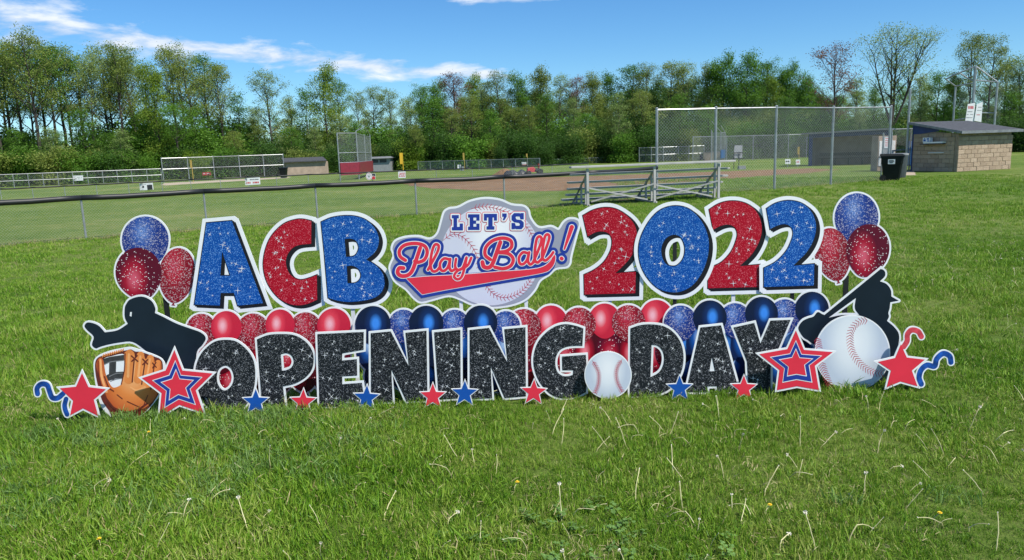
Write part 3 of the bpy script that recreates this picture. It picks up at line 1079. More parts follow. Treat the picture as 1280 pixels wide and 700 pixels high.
balloon_board('balloon_row_sign', 4.70, cluster([(251, 411, 18, 'b_redg'), (282.5, 408, 18.5, 'b_red'), (316, 412, 19.5, 'b_redg'), (350, 405, 17.5, 'b_red'), (382, 410, 19, 'b_redg'), (417.5, 406, 20, 'b_red')], 440, ('b_dred', 'b_dots'), 1),
              'row of red printed balloons behind the letters O, P and E', [(300, 470, 'b', 0.02), (380, 470, 'b', 0.02)], group='rows of printed balloons behind the front letters')
balloon_board('balloon_row_sign', 4.66, cluster([(504, 405.5, 18, 'b_blueg'), (466, 404, 21, 'b_navy'), (568, 405.5, 18, 'b_blueg'), (532.5, 403, 20.5, 'b_navy'), (632, 406, 17, 'b_blueg'), (600.5, 402, 20, 'b_navy')], 438, ('b_navy', 'b_blue'), 2),
              'row of blue printed balloons behind the letters N, I and N', [(510, 465, 'b', 0.02), (590, 465, 'b', 0.02)], group='rows of printed balloons behind the front letters')
balloon_board('balloon_row_sign', 4.70, cluster([(689, 402, 19.5, 'b_red'), (655, 408, 21, 'b_redg'), (756, 399, 19, 'b_red'), (724, 405, 20, 'b_redg'), (821, 395, 19.5, 'b_red'), (786, 402, 20, 'b_redg')], 436, ('b_dred', 'b_dots'), 3),
              'row of red printed balloons behind the G and the small baseball', [(690, 460, 'b', 0.02), (790, 460, 'b', 0.02)], group='rows of printed balloons behind the front letters')
balloon_board('balloon_row_sign', 4.66, cluster([(851, 402, 19.5, 'b_blueg'), (887.5, 396, 20, 'b_navy'), (919, 398.5, 19, 'b_blueg'), (952, 391, 19.5, 'b_navy'), (981, 393, 18.5, 'b_blueg'), (1015, 385, 20, 'b_navy')], 430, ('b_blue', 'b_navy'), 4),
              'row of blue printed balloons behind the letters A and Y', [(890, 455, 'b', 0.02), (985, 455, 'b', 0.02)], group='rows of printed balloons behind the front letters')


# ---- silhouettes
def silhouette(name, outer, holes, depth, label, marks=(), stakes=()):
    x0, y0 = outer.min(0) - 6
    x1, y1 = outer.max(0) + 6
    fld = Field((x0, y0, x1, y1))
    D = fld.sdf([outer if area(outer) > 0 else outer[::-1]] + [h if area(h) < 0 else h[::-1] for h in holes])
    t = board_thing(name, (x0 + x1) / 2, depth, label, 'figure sign')
    flat('board', fld.contour(D, 2.3), depth, M['white'], t, B_T)
    flat('figure_print', fld.contour(D), depth - L_T, M['navy_black'], t)
    if marks:
        flat('face_mark_print', [np.array(m) for m in marks], depth - 2 * L_T, M['white'], t)
    for sx, sy in stakes:
        stake(t, sx, sy, depth + B_T + 0.008, M['stake_b'], 0.024)
    return t


silhouette('catcher_sign', poly([(464, 165), (472, 145), (490, 125), (540, 112), (585, 130), (605, 165), (603, 188, 1), (640, 205), (700, 235), (760, 257), (815, 277), (838, 303), (822, 335), (798, 365), (790, 440), (770, 640, 1), (640, 640, 1), (620, 420), (560, 362), (500, 322), (440, 325), (385, 335), (350, 345), (330, 352), (312, 335), (320, 298), (290, 268), (278, 248), (295, 232), (340, 245), (372, 278, 1), (430, 268), (478, 238, 1), (464, 208)], o1, z1), [], 4.60,
           'black silhouette of a crouching catcher with outstretched arm', [zp([(489, 184), (497, 184), (495, 205), (487, 202)], o1, z1)], [(205, 470), (228, 470)])
silhouette('batter_sign', poly([(362, 325), (380, 300), (405, 287), (430, 279), (450, 258), (478, 270), (500, 255), (720, 74), (740, 60), (757, 70), (758, 92), (735, 116, 1), (765, 128), (785, 155), (788, 186, 1), (822, 205, 1), (783, 212, 1), (780, 240), (774, 262), (777, 278), (768, 298, 1), (800, 325), (823, 360), (820, 410), (802, 460), (770, 600, 1), (520, 600, 1), (445, 470), (440, 410), (425, 404), (405, 388), (385, 376), (364, 345)], o4, z4),
           [poly([(500, 284, 1), (625, 193, 1), (620, 240), (641, 272, 1), (560, 272)], o4, z4)], 4.60,
           'black silhouette of a batter in a cap with a raised bat', (), [(1060, 460), (1095, 460)])


# ---- baseballs
def stitches(t, arcs, depth, size, line=False, seed=0, mat='stitch', vee=True):
    base = t.location
    m = MB()
    for arc in arcs:
        P = np.array(arc)
        n = len(P)
        for i in range(1, n - 1, 1):
            d = P[i + 1] - P[i - 1]
            d /= np.linalg.norm(d)
            nn = np.array([-d[1], d[0]])
            for s in (-1, 1):
                a = P[i]
                b = P[i] + nn * s * size + d * size * (0.75 if vee else 0.0)
                e = b - a
                e /= np.linalg.norm(e)
                w = np.array([-e[1], e[0]]) * 0.40
                m.add([AT(*(a - w), depth) - base, AT(*(a + w), depth) - base, AT(*(b + w * 0.6), depth) - base, AT(*(b - w * 0.6), depth) - base], [(0, 1, 2, 3)])
        if line:
            for i in range(n - 1):
                e = P[i + 1] - P[i]
                L = np.linalg.norm(e)
                if L < 1e-6:
                    continue
                w = np.array([-e[1], e[0]]) / L * 0.22
                m.add([AT(*(P[i] - w), depth - 0.0002) - base, AT(*(P[i] + w), depth - 0.0002) - base, AT(*(P[i + 1] + w), depth - 0.0002) - base, AT(*(P[i + 1] - w), depth - 0.0002) - base], [(0, 1, 2, 3)])
    o = m.build('stitching_print', M[mat], t)
    return tag(o, kind='stuff')


def circle(cx, cy, r, n=64, ry=None):
    return np.array([(cx + r * math.sin(2 * math.pi * k / n), cy - (ry or r) * math.cos(2 * math.pi * k / n)) for k in range(n)])


def resample(pts, n):
    P = np.array(pts)
    s = np.concatenate([[0], np.cumsum(np.linalg.norm(np.diff(P, axis=0), axis=1))])
    q = np.linspace(0, s[-1], n)
    return np.stack([np.interp(q, s, P[:, 0]), np.interp(q, s, P[:, 1])], 1)


t = board_thing('baseball_sign', 760, 4.47, 'small white printed baseball between the letters G and D', 'baseball sign')
flat('board', [circle(760.1, 468.9, 29.6)], 4.47, M['white'], t, B_T)
flat('ball_print', [circle(760.1, 468.9, 28.3)], 4.47 - L_T, M['ballwhite'], t, uvc=(760.1, 468.9, 34, 34))
stitches(t, [resample(curve([(528, 385), (560, 440), (575, 490), (570, 560), (545, 625)], oG, zG), 20), resample(curve([(745, 375), (710, 430), (700, 490), (715, 555), (748, 615)], oG, zG), 20)], 4.47 - 2 * L_T, 3.0, True)
t = board_thing('baseball_sign', 1065, 4.52, 'big white printed baseball in front of the batter figure', 'baseball sign')
flat('board', [circle(1065.6, 441.2, 47.2)], 4.52, M['white'], t, B_T)
flat('ball_print', [circle(1065.6, 441.2, 45.6)], 4.52 - L_T, M['ballwhite'], t, uvc=(1065.6, 441.2, 52, 52))
stitches(t, [resample(curve([(690, 296), (640, 305), (605, 345), (600, 400), (615, 455), (655, 505), (705, 535), (752, 540)], o4, z4), 32), resample(curve([(447, 370), (452, 400), (456, 425)], o4, z4), 7), resample(curve([(466, 480), (480, 530), (500, 585), (512, 610)], o4, z4), 13)], 4.52 - 2 * L_T, 4.6)

# ---- glove
zM, oM = 7.373, (110, 430)
t = board_thing('baseball_glove_sign', 160, 4.50, 'orange printed baseball glove between the red star and the striped star', 'glove sign')
gl_out = poly([(48, 190), (62, 135), (110, 95), (200, 62), (300, 40), (380, 28), (450, 45), (540, 75), (620, 105), (680, 140), (710, 200), (715, 300), (690, 420), (640, 500), (560, 600), (480, 670), (400, 715), (250, 715), (200, 660), (130, 590), (90, 480), (60, 320)], oM, zM)
fld = Field((110, 428, 215, 535), 4)
flat('board', [gl_out], 4.50, M['white'], t, B_T)


def gstroke(paths, off=0.0):
    return fld.contour(fld.strokes([(curve(p, oM, zM), (r / zM + off) if not isinstance(r, list) else [q / zM + off for q in np.interp(np.linspace(0, 1, (len(p) - 1) * 5 + 1), np.linspace(0, 1, len(r)), r)]) for p, r in paths]), tol=0.05)


palm = poly([(330, 100), (345, 70), (385, 60), (420, 80), (432, 130), (470, 80), (505, 85), (525, 140), (560, 108), (600, 125), (612, 170), (650, 148), (672, 180), (668, 300), (655, 420), (600, 520), (520, 590), (400, 620), (280, 600), (200, 540), (150, 440), (110, 330), (75, 210), (85, 150), (115, 125), (140, 160), (165, 290), (215, 390), (260, 398), (310, 360), (330, 240)], oM, zM)
wob = poly([(62, 190), (80, 135), (130, 108), (220, 82), (300, 66), (345, 60), (390, 50), (430, 70), (470, 72), (520, 85), (560, 100), (610, 118), (660, 140), (685, 190), (680, 320), (655, 440), (600, 540), (520, 630), (430, 680), (250, 690), (190, 610), (130, 520), (95, 400), (70, 290)], oM, zM)
flat('lace_edge_print', [wob], 4.50 - L_T, M['leather_d'], t)
flat('web_gap_print', [poly([(138, 150), (220, 112), (335, 100), (330, 240), (310, 360), (260, 398), (215, 390), (165, 290)], oM, zM)], 4.50 - 1.5 * L_T, M['white'], t)
flat('web_print', gstroke([([(130, 170), (200, 145), (330, 125)], 25), ([(190, 310), (250, 290), (320, 285)], 30), ([(225, 160), (222, 300)], 32)]), 4.50 - 2 * L_T, M['web'], t)
flat('web_highlight_print', gstroke([([(150, 190), (210, 165), (325, 152)], 4), ([(195, 300), (250, 275), (315, 268)], 4), ([(205, 345), (260, 325), (310, 318)], 4)]), 4.50 - 2.4 * L_T, M['web_l'], t)
flat('leather_print', [palm], 4.50 - 3 * L_T, M['leather'], t, uvc=(160, 473, 62, 50))
flat('finger_print', gstroke([([(378, 85), (372, 330)], [34, 40]), ([(480, 105), (455, 330)], [34, 36]), ([(570, 130), (540, 330)], [30, 34]), ([(640, 170), (620, 330)], [22, 26])]), 4.50 - 3.5 * L_T, M['leather_o'], t)
tag(flat('finger_highlight_print', gstroke([([(372, 95), (366, 300)], [10, 12]), ([(478, 115), (460, 300)], [9, 11]), ([(566, 140), (545, 280)], [8, 9]), ([(112, 150), (125, 300), (170, 440)], [10, 12]), ([(390, 400), (450, 430), (520, 400)], [6, 14])]), 4.50 - 4 * L_T, M['leather_l'], t), kind='stuff')
flat('lacing_print', gstroke([([(422, 140), (405, 350)], 6), ([(520, 170), (492, 370)], 6), ([(608, 190), (575, 420)], 5), ([(395, 110), (455, 160)], 6), ([(450, 108), (400, 160)], 6), ([(500, 140), (545, 185)], 6), ([(545, 145), (500, 190)], 6), ([(590, 175), (625, 215)], 5), ([(622, 170), (592, 220)], 5), ([(268, 468), (315, 505)], 4), ([(360, 530), (470, 580)], 4), ([(548, 475), (515, 555)], 4), ([(338, 90), (332, 240), (305, 370)], 5), ([(150, 300), (190, 400), (235, 435)], 5), ([(180, 520), (240, 590), (330, 625), (450, 610), (540, 550)], 9), ([(90, 160), (95, 270), (130, 410)], 4)]), 4.50 - 4.6 * L_T, M['leather_d'], t)
flat('rolled_lace_print', gstroke([([(130 + 20 * k, 122 - 6.0 * k), (142 + 20 * k, 98 - 5.6 * k)], 5) for k in range(10)]), 4.50 - 5 * L_T, M['leather_o'], t)

# ---- logo board: "Let's Play Ball!"
zL, oL = 4.118, (470, 230)
t = board_thing('logo_board', 605, D_TOP - 0.02, 'round baseball logo board with red script and blue college lettering', 'logo sign')
dl = D_TOP - 0.02
fld = Field((480, 240, 735, 395), 4)
lg_out = poly([(64, 430), (85, 370), (75, 330), (95, 287), (150, 266), (220, 262), (275, 275), (310, 250), (328, 195), (345, 140), (375, 119), (420, 112), (480, 82), (560, 66), (640, 75), (700, 99), (760, 106), (790, 130), (802, 172), (840, 216), (900, 210), (938, 226, 1), (962, 190), (995, 171), (1040, 177), (1055, 207), (1040, 262), (1012, 370), (1006, 410), (985, 434), (930, 442), (895, 472), (850, 502), (825, 548), (775, 600), (700, 630), (600, 642), (500, 628), (430, 598), (375, 582), (300, 600), (232, 615), (190, 590), (150, 545), (90, 500)], oL, zL)
Dout = fld.sdf([lg_out if area(lg_out) > 0 else lg_out[::-1]])
flat('board', [lg_out], dl, M['white'], t, B_T)
flat('border_print', fld.contour(Dout, -2.6), dl - L_T, M['lav'], t)
bc = (470 + 590 / zL, 230 + 368 / zL)
flat('ball_print', [circle(bc[0], bc[1], 62.5, 80)], dl - 2 * L_T, M['logoball'], t, uvc=(bc[0], bc[1], 64, 64))
stitches(t, [resample(curve([(345, 290), (395, 256), (450, 275), (500, 330), (525, 390), (535, 440)], oL, zL), 15), resample(curve([(560, 510), (600, 562), (660, 585), (730, 565), (775, 525), (800, 490)], oL, zL), 18), resample(curve([(490, 127), (560, 116), (640, 132), (720, 172), (775, 220), (815, 285)], oL, zL), 22)], dl - 3 * L_T, 4.2, True)
script = [
    ([(228, 328), (212, 375), (190, 440), (165, 468), (130, 472), (112, 455), (120, 432), (142, 432)], 12.5),
    ([(152, 392), (125, 372), (122, 340), (150, 313), (205, 305), (250, 318), (264, 350), (250, 388), (218, 402), (200, 396)], 11),
    ([(268, 440), (290, 400), (318, 345), (322, 316), (303, 312), (288, 350), (280, 410), (290, 446), (312, 446), (330, 425)], 9),
    ([(378, 388), (350, 383), (330, 408), (334, 440), (352, 446), (372, 424), (382, 386), (378, 425), (388, 447), (406, 438)], 9),
    ([(412, 385), (408, 425), (424, 442), (448, 428), (466, 378), (456, 430), (440, 478), (418, 490), (402, 474), (420, 446), (470, 420), (490, 380)], 8.5),
    ([(640, 300), (622, 350), (600, 410), (580, 430), (555, 425), (548, 402)], 13),
    ([(588, 388), (562, 365), (566, 325), (600, 292), (650, 278), (692, 290), (698, 322), (672, 345), (632, 352), (680, 358), (706, 385), (694, 420), (655, 436), (612, 428)], 11),
    ([(782, 356), (756, 352), (736, 378), (740, 408), (758, 412), (778, 390), (788, 352), (782, 394), (794, 414), (812, 402)], 9),
    ([(808, 404), (832, 350), (852, 290), (844, 270), (828, 282), (818, 340), (818, 390), (832, 404), (850, 388)], 9),
    ([(850, 392), (872, 340), (892, 280), (886, 260), (870, 270), (858, 330), (856, 376), (872, 394), (898, 372), (912, 352)], 9),
    ([(1008, 222), (992, 270), (970, 335)], [12, 10, 5]),
    ([(955, 383), (957, 385)], 12),
]
Ds = None
for pts_, rad in script:
    c = curve(pts_, oL, zL)
    rr = 0.82 * rad / zL if not isinstance(rad, list) else list(np.interp(np.linspace(0, 1, len(c)), np.linspace(0, 1, len(rad)), 0.95 * np.array(rad) / zL))
    e = fld.strokes([(c, rr)])
    Ds = e if Ds is None else np.minimum(Ds, e)
tail = poly([(155, 484, 1), (280, 474), (440, 466), (620, 452), (790, 440), (860, 425), (898, 395), (912, 362, 1), (924, 372), (920, 405), (900, 436), (860, 457), (700, 486), (500, 520), (350, 546), (238, 568, 1)], oL, zL)
Dt = fld.sdf([tail if area(tail) > 0 else tail[::-1]])
Dt2 = np.minimum(Dt, fld.sdf([tail if area(tail) > 0 else tail[::-1]], (-0.6, 3.2)))
flat('blue_outline_print', fld.contour(np.minimum(Ds - 4.4, Dt2 - 1.2)), dl - 4 * L_T, M['royal'], t)
flat('tail_outline_print', fld.contour(Dt, 0.7), dl - 5 * L_T, M['white'], t)
flat('tail_print', fld.contour(Dt), dl - 6 * L_T, M['red'], t)
flat('script_outline_print', fld.contour(Ds, 0.9), dl - 7 * L_T, M['white'], t)
flat('script_print', fld.contour(Ds), dl - 8 * L_T, M['red'], t)
# college lettering, in boxes 0..1 wide and 0..1 high
COLLEGE = {
    'L': ([(0, 0), (.62, 0), (.62, .2), (.46, .2), (.46, .78), (.72, .78), (.72, .56), (1, .56), (1, 1), (0, 1), (0, .8), (.15, .8), (.15, .2), (0, .2)], []),
    'E': ([(0, 0), (1, 0), (1, .4), (.74, .4), (.74, .2), (.46, .2), (.46, .4), (.7, .4), (.7, .6), (.46, .6), (.46, .8), (.74, .8), (.74, .6), (1, .6), (1, 1), (0, 1), (0, .8), (.15, .8), (.15, .2), (0, .2)], []),
    'T': ([(0, 0), (1, 0), (1, .42), (.78, .42), (.78, .22), (.66, .22), (.66, .8), (.8, .8), (.8, 1), (.2, 1), (.2, .8), (.34, .8), (.34, .22), (.22, .22), (.22, .42), (0, .42)], []),
    "'": ([(0, 0), (1, 0), (1, .2), (.5, .42), (.1, .42), (.4, .2), (0, .2)], []),
    'S': ([(.2, 0), (.66, 0), (.74, .07), (.74, 0), (1, 0), (1, .38), (.74, .38), (.66, .2), (.36, .2), (.32, .3), (.4, .4), (.8, .44), (1, .58), (1, .84), (.82, 1), (.34, 1), (.26, .93), (.26, 1), (0, 1), (0, .62), (.26, .62), (.34, .8), (.64, .8), (.7, .7), (.62, .61), (.2, .56), (0, .42), (0, .16)], []),
}
Dc = None
for ch, bx0, by0, bw, bh in (('L', 391, 160, 56, 78), ('E', 474, 156, 58, 80), ('T', 556, 154, 66, 80), ("'", 650, 152, 22, 80), ('S', 698, 150, 62, 82)):
    pts_ = np.array([(470 + (bx0 + u * bw) / zL, 230 + (by0 + v * bh) / zL) for u, v in COLLEGE[ch][0]])
    e = fld.sdf([pts_ if area(pts_) > 0 else pts_[::-1]])
    Dc = e if Dc is None else np.minimum(Dc, e)
flat('college_outline_print', fld.contour(Dc, 2.6), dl - 4 * L_T, M['red'], t)
flat('college_gap_print', fld.contour(Dc, 1.9), dl - 5 * L_T, M['white'], t)
flat('college_letter_print', fld.contour(Dc, 0.15), dl - 6 * L_T, M['royal'], t)
for sx in (576, 657.5):
    stake(t, sx, 372, dl + B_T + 0.008, M['stake_w'], 0.024)

# ------------------------------------------------------------------ fences
def chain_link(parent, a, b, z0, z1, s=0.06, r=0.0021, mat='galv_wire'):
    """woven wire between two posts: two sets of diagonal wires"""
    a, b = Vector(a), Vector(b)
    base = parent.location
    L = (b - a).length
    u = (b - a) / L
    nrm = Vector((-u.y, u.x, 0))
    H = z1 - z0
    vs, fs = [], []
    off = [(0, r), (-0.87 * r, -0.5 * r), (0.87 * r, -0.5 * r)]
    for sg in (1, -1):
        k = -H if sg > 0 else 0.0
        end = L if sg > 0 else L + H
        while k < end:
            # x = k + sg*z
            za, zb = 0.0, H
            if sg > 0:
                za, zb = max(0, -k), min(H, L - k)
            else:
                za, zb = max(0, k - L), min(H, k)
            if zb - za > 0.01:
                p = a + u * (k + sg * za) + Vector((0, 0, z0 + za)) - base
                q = a + u * (k + sg * zb) + Vector((0, 0, z0 + zb)) - base
                b0 = len(vs)
                sd = Vector((u.x * 0.7, u.y * 0.7, -0.7 * sg))
                for e in (p, q):
                    for o1_, o2_ in off:
                        vs.append(tuple(e + nrm * (o2_ + 0.004 * sg) + sd * o1_))
                fs += [(b0, b0 + 1, b0 + 4, b0 + 3), (b0 + 1, b0 + 2, b0 + 5, b0 + 4), (b0 + 2, b0, b0 + 3, b0 + 5)]
            k += s
    me = bpy.data.meshes.new('chain_link')
    me.from_pydata(vs, [], fs)
    me.update()
    o = link('chain_link', me, M[mat], parent)
    return tag(o, kind='stuff')


def fence(name, pts, h, label, cat='fence', post_r=0.024, rail_r=0.02, rails=(1.0,), spacing=0.06, wire=0.0021, tube=0.0, lean=0.0, top_extra=0.05, heights=None, mesh=True, group=None):
    pts = [Vector((p[0], p[1], 0)) for p in pts]
    t = empty(name, pts[0])
    tag(t, label, cat, group)
    base = pts[0]
    hs = heights or [h] * len(pts)
    for p, hh in zip(pts, hs):
        m = MB()
        m.tube([p - base + Vector((0, 0, -0.1)), p - base + Vector((lean, 0, hh + top_extra))], post_r, 8)
        if top_extra > 0.03:
            m.tube([p - base + Vector((lean, 0, hh + top_extra)), p - base + Vector((lean, 0, hh + top_extra + 0.03))], [post_r * 1.25, post_r * 0.5], 8)
        m.build('post', M['galv'], t, smooth=False)
    for i in range(len(pts) - 1):
        a, b = pts[i], pts[i + 1]
        for q in rails:
            m = MB()
            m.tube([a - base + Vector((0, 0, hs[i] * q)), b - base + Vector((0, 0, hs[i + 1] * q))], rail_r, 6)
            m.build('rail', M['galv'], t)
        if tube:
            m = MB()
            n = 7
            pp = []
            for k in range(n):
                f = k / (n - 1)
                pp.append(a.lerp(b, f) - base + Vector((0, 0, hs[i] - 0.02 * tube / 0.055 * math.sin(math.pi * f) * random.uniform(0.5, 1.2))))
            m.tube(pp, tube, 10)
            m.build('tube_cap', M['tube'], t, smooth=True)
        if mesh:
            chain_link(t, a, b, 0.03, min(hs[i], hs[i + 1]) - 0.01, spacing, wire)
    return t


near_pts = [(-16.3, 11.4), (-14.0, 13.0), (-11.75, 14.65), (-9.47, 16.23), (-7.3, 17.55), (-4.94, 18.75), (-2.5, 19.65), (-0.13, 20.5), (2.3, 21.7), (4.86, 24.05)]
fence('chain_link_fence', near_pts, 0.93, 'low chain link fence topped with a thick black tube, nearest fence', rails=(), tube=0.062, top_extra=0.0, wire=0.0013)
tall = [G(821, 245), G(893.5, 241.3), G(967.8, 236.8), G(1038.2, 230.7), G(1109, 226.0)]
fence('tall_chain_link_fence', tall, 2.78, 'tall chain link fence between the bleachers and the trash can', post_r=0.045, rail_r=0.03, spacing=0.105, wire=0.0031, rails=(1.0,))
f2 = [(-20, 245.5), (0, 236.2), (40, 234.4), (80, 232.4), (120, 230.4), (160, 228.4), (202, 226.4), (238, 224.6), (275, 223.0), (310, 221.4), (345, 220), (385, 218.2), (425, 216.6), (465, 215), (505, 213.4), (545, 211.9), (590, 210.4), (640, 208.8), (690, 206.4), (735, 203.9)]
fence('outfield_fence', [G(x, y, 0.66) for x, y in f2[1:]], 0.66, 'second low fence with a thin black top tube and hanging signs', rails=(), tube=0.038, top_extra=0.0, spacing=0.12, wire=0.0035, post_r=0.018)
ff = [G(x, 237 - 0.045 * x) for x in (-18, 0, 18.5, 37, 55.5, 74, 92.5, 111, 130, 148, 166, 185, 203)]
fence('far_left_fence', ff, 1.2, 'grey chain link fence with a middle rail at the far left', rails=(1.0, 0.55), top_extra=0.0, spacing=0.14, wire=0.003, post_r=0.03, rail_r=0.03)
ft = [G(205, 228.2), G(237, 226.7), G(269, 225.3), G(301, 224), G(331, 222.7), G(356, 221.6)]
fence('dugout_fence', ft, 2.1, 'taller far chain link fence left of the tan dugout', rails=(1.0, 0.55), top_extra=0.05, spacing=0.14, wire=0.003, post_r=0.038, rail_r=0.034)
fm = [G(523 + 15.2 * k, 214.0 - 0.29 * k) for k in range(11)]
fence('pasture_fence', fm, 0.95, 'far grey chain link fence in front of the woods at the middle', rails=(1.0,), top_extra=0.02, spacing=0.10, wire=0.006, post_r=0.03, rail_r=0.026)
fq = [G(678, 206.6), G(700, 205.8), G(722, 205.0), G(745, 204.2), G(768, 203.3), G(792, 202.5)]
fence('low_field_fence', fq, 0.62, 'very low far fence behind the bleachers before the dark woods', rails=(1.0,), top_extra=0.0, spacing=0.2, wire=0.006, post_r=0.025, rail_r=0.03)
fr = [G(799, 203.0), G(814, 202.6), G(829, 202.1), G(848, 201.4), G(861, 201.0), G(880, 200.3)]
fence('bench_fence', fr, 1.55, 'far waist high fence panels seen beside the tall fence end post', rails=(1.0, 0.5), top_extra=0.05, spacing=0.16, wire=0.005, post_r=0.04, rail_r=0.036)
fs_ = [G(866, 205.0), G(908, 202.3), G(941, 200.4), G(985, 198.0), G(1008, 197.0)]
fence('back_fence', fs_, 2.35, 'far chain link fence seen through the tall fence', rails=(1.0,), top_extra=0.05, spacing=0.14, wire=0.0042, post_r=0.04, rail_r=0.034)
fence('right_edge_fence', [G(1268, 186), G(1290, 185), G(1312, 184)], 1.3, 'dark low fence at the right edge behind the block dugout', rails=(1.0,), top_extra=0.0, spacing=0.12, wire=0.008, post_r=0.04, rail_r=0.03)


# ------------------------------------------------------------------ backstops
def pipe(t, p, q, r=0.035, name='pipe'):
    m = MB()
    m.tube([Vector(p) - t.location, Vector(q) - t.location], r, 8)
    return m.build(name, M['galv'], t)


def up(p, z):
    return Vector((p.x, p.y, z))


b0, b1, b2, b3 = G(425.5, 225.5), G(449, 224), G(458.5, 220.5), G(465.5, 218.5)
t = tag(empty('backstop', b0), 'far grey backstop cage with a maroon padded base', 'backstop')
H = 3.35
for p, h in ((b0, H), (b1, H + 0.15), (b2, H + 0.1), (b3, H + 0.25)):
    pipe(t, up(p, -0.1), up(p, h), 0.045, 'post')
for a, b in ((b0, b1), (b1, b2), (b2, b3)):
    for z in (H, 1.95, 1.25):
        pipe(t, up(a, z), up(b, z), 0.034, 'rail')
    chain_link(t, up(a, 0), up(b, 0), 1.25, H, 0.14, 0.0045)
    m = MB()
    nn = Vector(((b - a).y, -(b - a).x, 0)).normalized()
    e = 0.06
    A, B = up(a, 0) - t.location, up(b, 0) - t.location
    m.add([A + nn * .07 + Vector((0, 0, .35)), B + nn * .07 + Vector((0, 0, .35)), B + nn * .07 + Vector((0, 0, 1.25)), A + nn * .07 + Vector((0, 0, 1.25)),
           A + nn * .13 + Vector((0, 0, .35)), B + nn * .13 + Vector((0, 0, .35)), B + nn * .13 + Vector((0, 0, 1.25)), A + nn * .13 + Vector((0, 0, 1.25))],
          [(0, 1, 2, 3), (4, 5, 6, 7), (0, 1, 5, 4), (1, 2, 6, 5), (2, 3, 7, 6), (3, 0, 4, 7)])
    m.build('wall_pad', M['maroon'], t, bevel=0.012)
pipe(t, up(b1, H + 0.15), up(b2, H + 0.75) + Vector((0, 0.4, 0)), 0.03)
pipe(t, up(b3, H + 0.25), up(b2, H + 0.75) + Vector((0, 0.4, 0)), 0.03)

# right backstop, behind the block dugout
dep = 46.0
t = tag(empty('backstop', up(AT(1220, 180, dep), 0)), 'tall backstop with overhanging top behind the block dugout', 'backstop')


def gz(x, y, d):
    return AT(x, y, d)


for x, yt, d, r in ((1194.5, 108, dep + 1.5, 0.06), (1219.5, 83, dep, 0.085), (1247, 102.5, dep - 0.5, 0.06), (1138, 111, 36.0, 0.055)):
    p = gz(x, yt, d)
    pipe(t, up(p, -0.1), p, r, 'post')
for (x0, y0, d0), (x1, y1, d1) in (((1182, 99, dep + 1.2), (1194.5, 108, dep + 1.5)), ((1199, 91, dep + 0.4), (1219.3, 103.5, dep)), ((1220, 83, dep), (1247, 102.5, dep - 0.5)), ((1220, 100.5, dep), (1247, 102.5, dep - 0.5)), ((1220, 141, dep), (1246, 141.5, dep - 0.5)), ((1194.5, 150, dep + 1.5), (1219, 147, dep)),
                                   ((1182, 99, dep + 1.2), (1199, 91, dep + 0.4)), ((1199, 91, dep + 0.4), (1220, 83, dep)), ((1194.5, 108, dep + 1.5), (1219.3, 103.5, dep))):
    pipe(t, gz(x0, y0, d0), gz(x1, y1, d1), 0.045, 'rail')
for (xa, da, xb, db, yt) in ((1194.5, dep + 1.5, 1219.5, dep, 104), (1220, dep, 1247, dep - 0.5, 101)):
    a, b = gz(xa, 190, da), gz(xb, 190, db)
    chain_link(t, up(a, 0), up(b, 0), 0.05, gz(xb, yt, db).z - 0.05, 0.14, 0.0042)


# signs (print is flat)
def sign_board(name, quad, depth, label, marks, cat='sign', thick=0.02, mat='signwhite', kind_group=None):
    p = AT(quad[0][0], quad[0][1], depth)
    t_ = tag(empty(name, (p.x, depth, p.z)), label, cat, kind_group)
    flat('board', [np.array(quad, float)], depth, M[mat], t_, thick)
    for i, (nm, loops, mt) in enumerate(marks):
        if loops:
            flat(nm, [np.array(l, float) for l in loops], depth - 0.004 - 0.001 * i, M[mt], t_)
    return t_


def dashes(x0, x1, y, h, n, seed=0, slope=0.0):
    """a line of lettering too small to read"""
    rs = random.Random(seed)
    out, x = [], x0
    w = (x1 - x0) / n
    for k in range(n):
        a = x0 + k * w
        if rs.random() < 0.12:
            continue
        b = a + w * rs.uniform(0.55, 0.85)
        yy = y + slope * (a - x0)
        out.append([(a, yy), (b, yy), (b, yy + h), (a, yy + h)])
    return out


def f2d(x):
    ys = np.interp(x, [q[0] for q in f2], [q[1] for q in f2])
    return G(x, float(ys), 0.66).y - 0.09


sign_board('fence_sign', [(174, 229.4), (190.6, 228.4), (191.8, 237), (175, 238)], f2d(182), 'white fence sign with two dark printed squares on the low outfield fence', [('print', [[(177.6, 232.3), (180, 232.2), (180.2, 234.8), (177.8, 234.9)], [(183.6, 231.2), (190.2, 230.8), (190.8, 236.9), (184.4, 237.3)]], 'ink'), ('print', dashes(176.5, 189, 230.2, 0.5, 8, 1, -0.05), 'grey')])
sign_board('fence_sign', [(305.8, 222.8), (324.8, 221.6), (325.4, 230.4), (306.6, 231.6)], f2d(315), 'white fence sign with red and black lettering on the low outfield fence', [('print', dashes(307.5, 323.5, 224.2, 1.2, 10, 2, -0.05), 'ink'), ('print', dashes(308, 324, 227.6, 2.0, 8, 3, -0.05), 'inkred')])
t = sign_board('fence_sign', circle(461.3, 220.4, 3.9, 20, 4.6), f2d(461), 'round white fence sign with a red and grey emblem', [('print', [circle(461.3, 220.4, 3.2, 16, 3.9), circle(461.3, 220.4, 2.9, 16, 3.5)], 'inkred'), ('print', [[(460.9, 217.6), (461.7, 217.6), (461.7, 222.5), (460.9, 222.5)], [(459.2, 219.2), (460, 219), (461.4, 221.8), (461, 222.4)], [(463.4, 219.2), (462.6, 219), (461.2, 221.8), (461.6, 222.4)]], 'grey')])
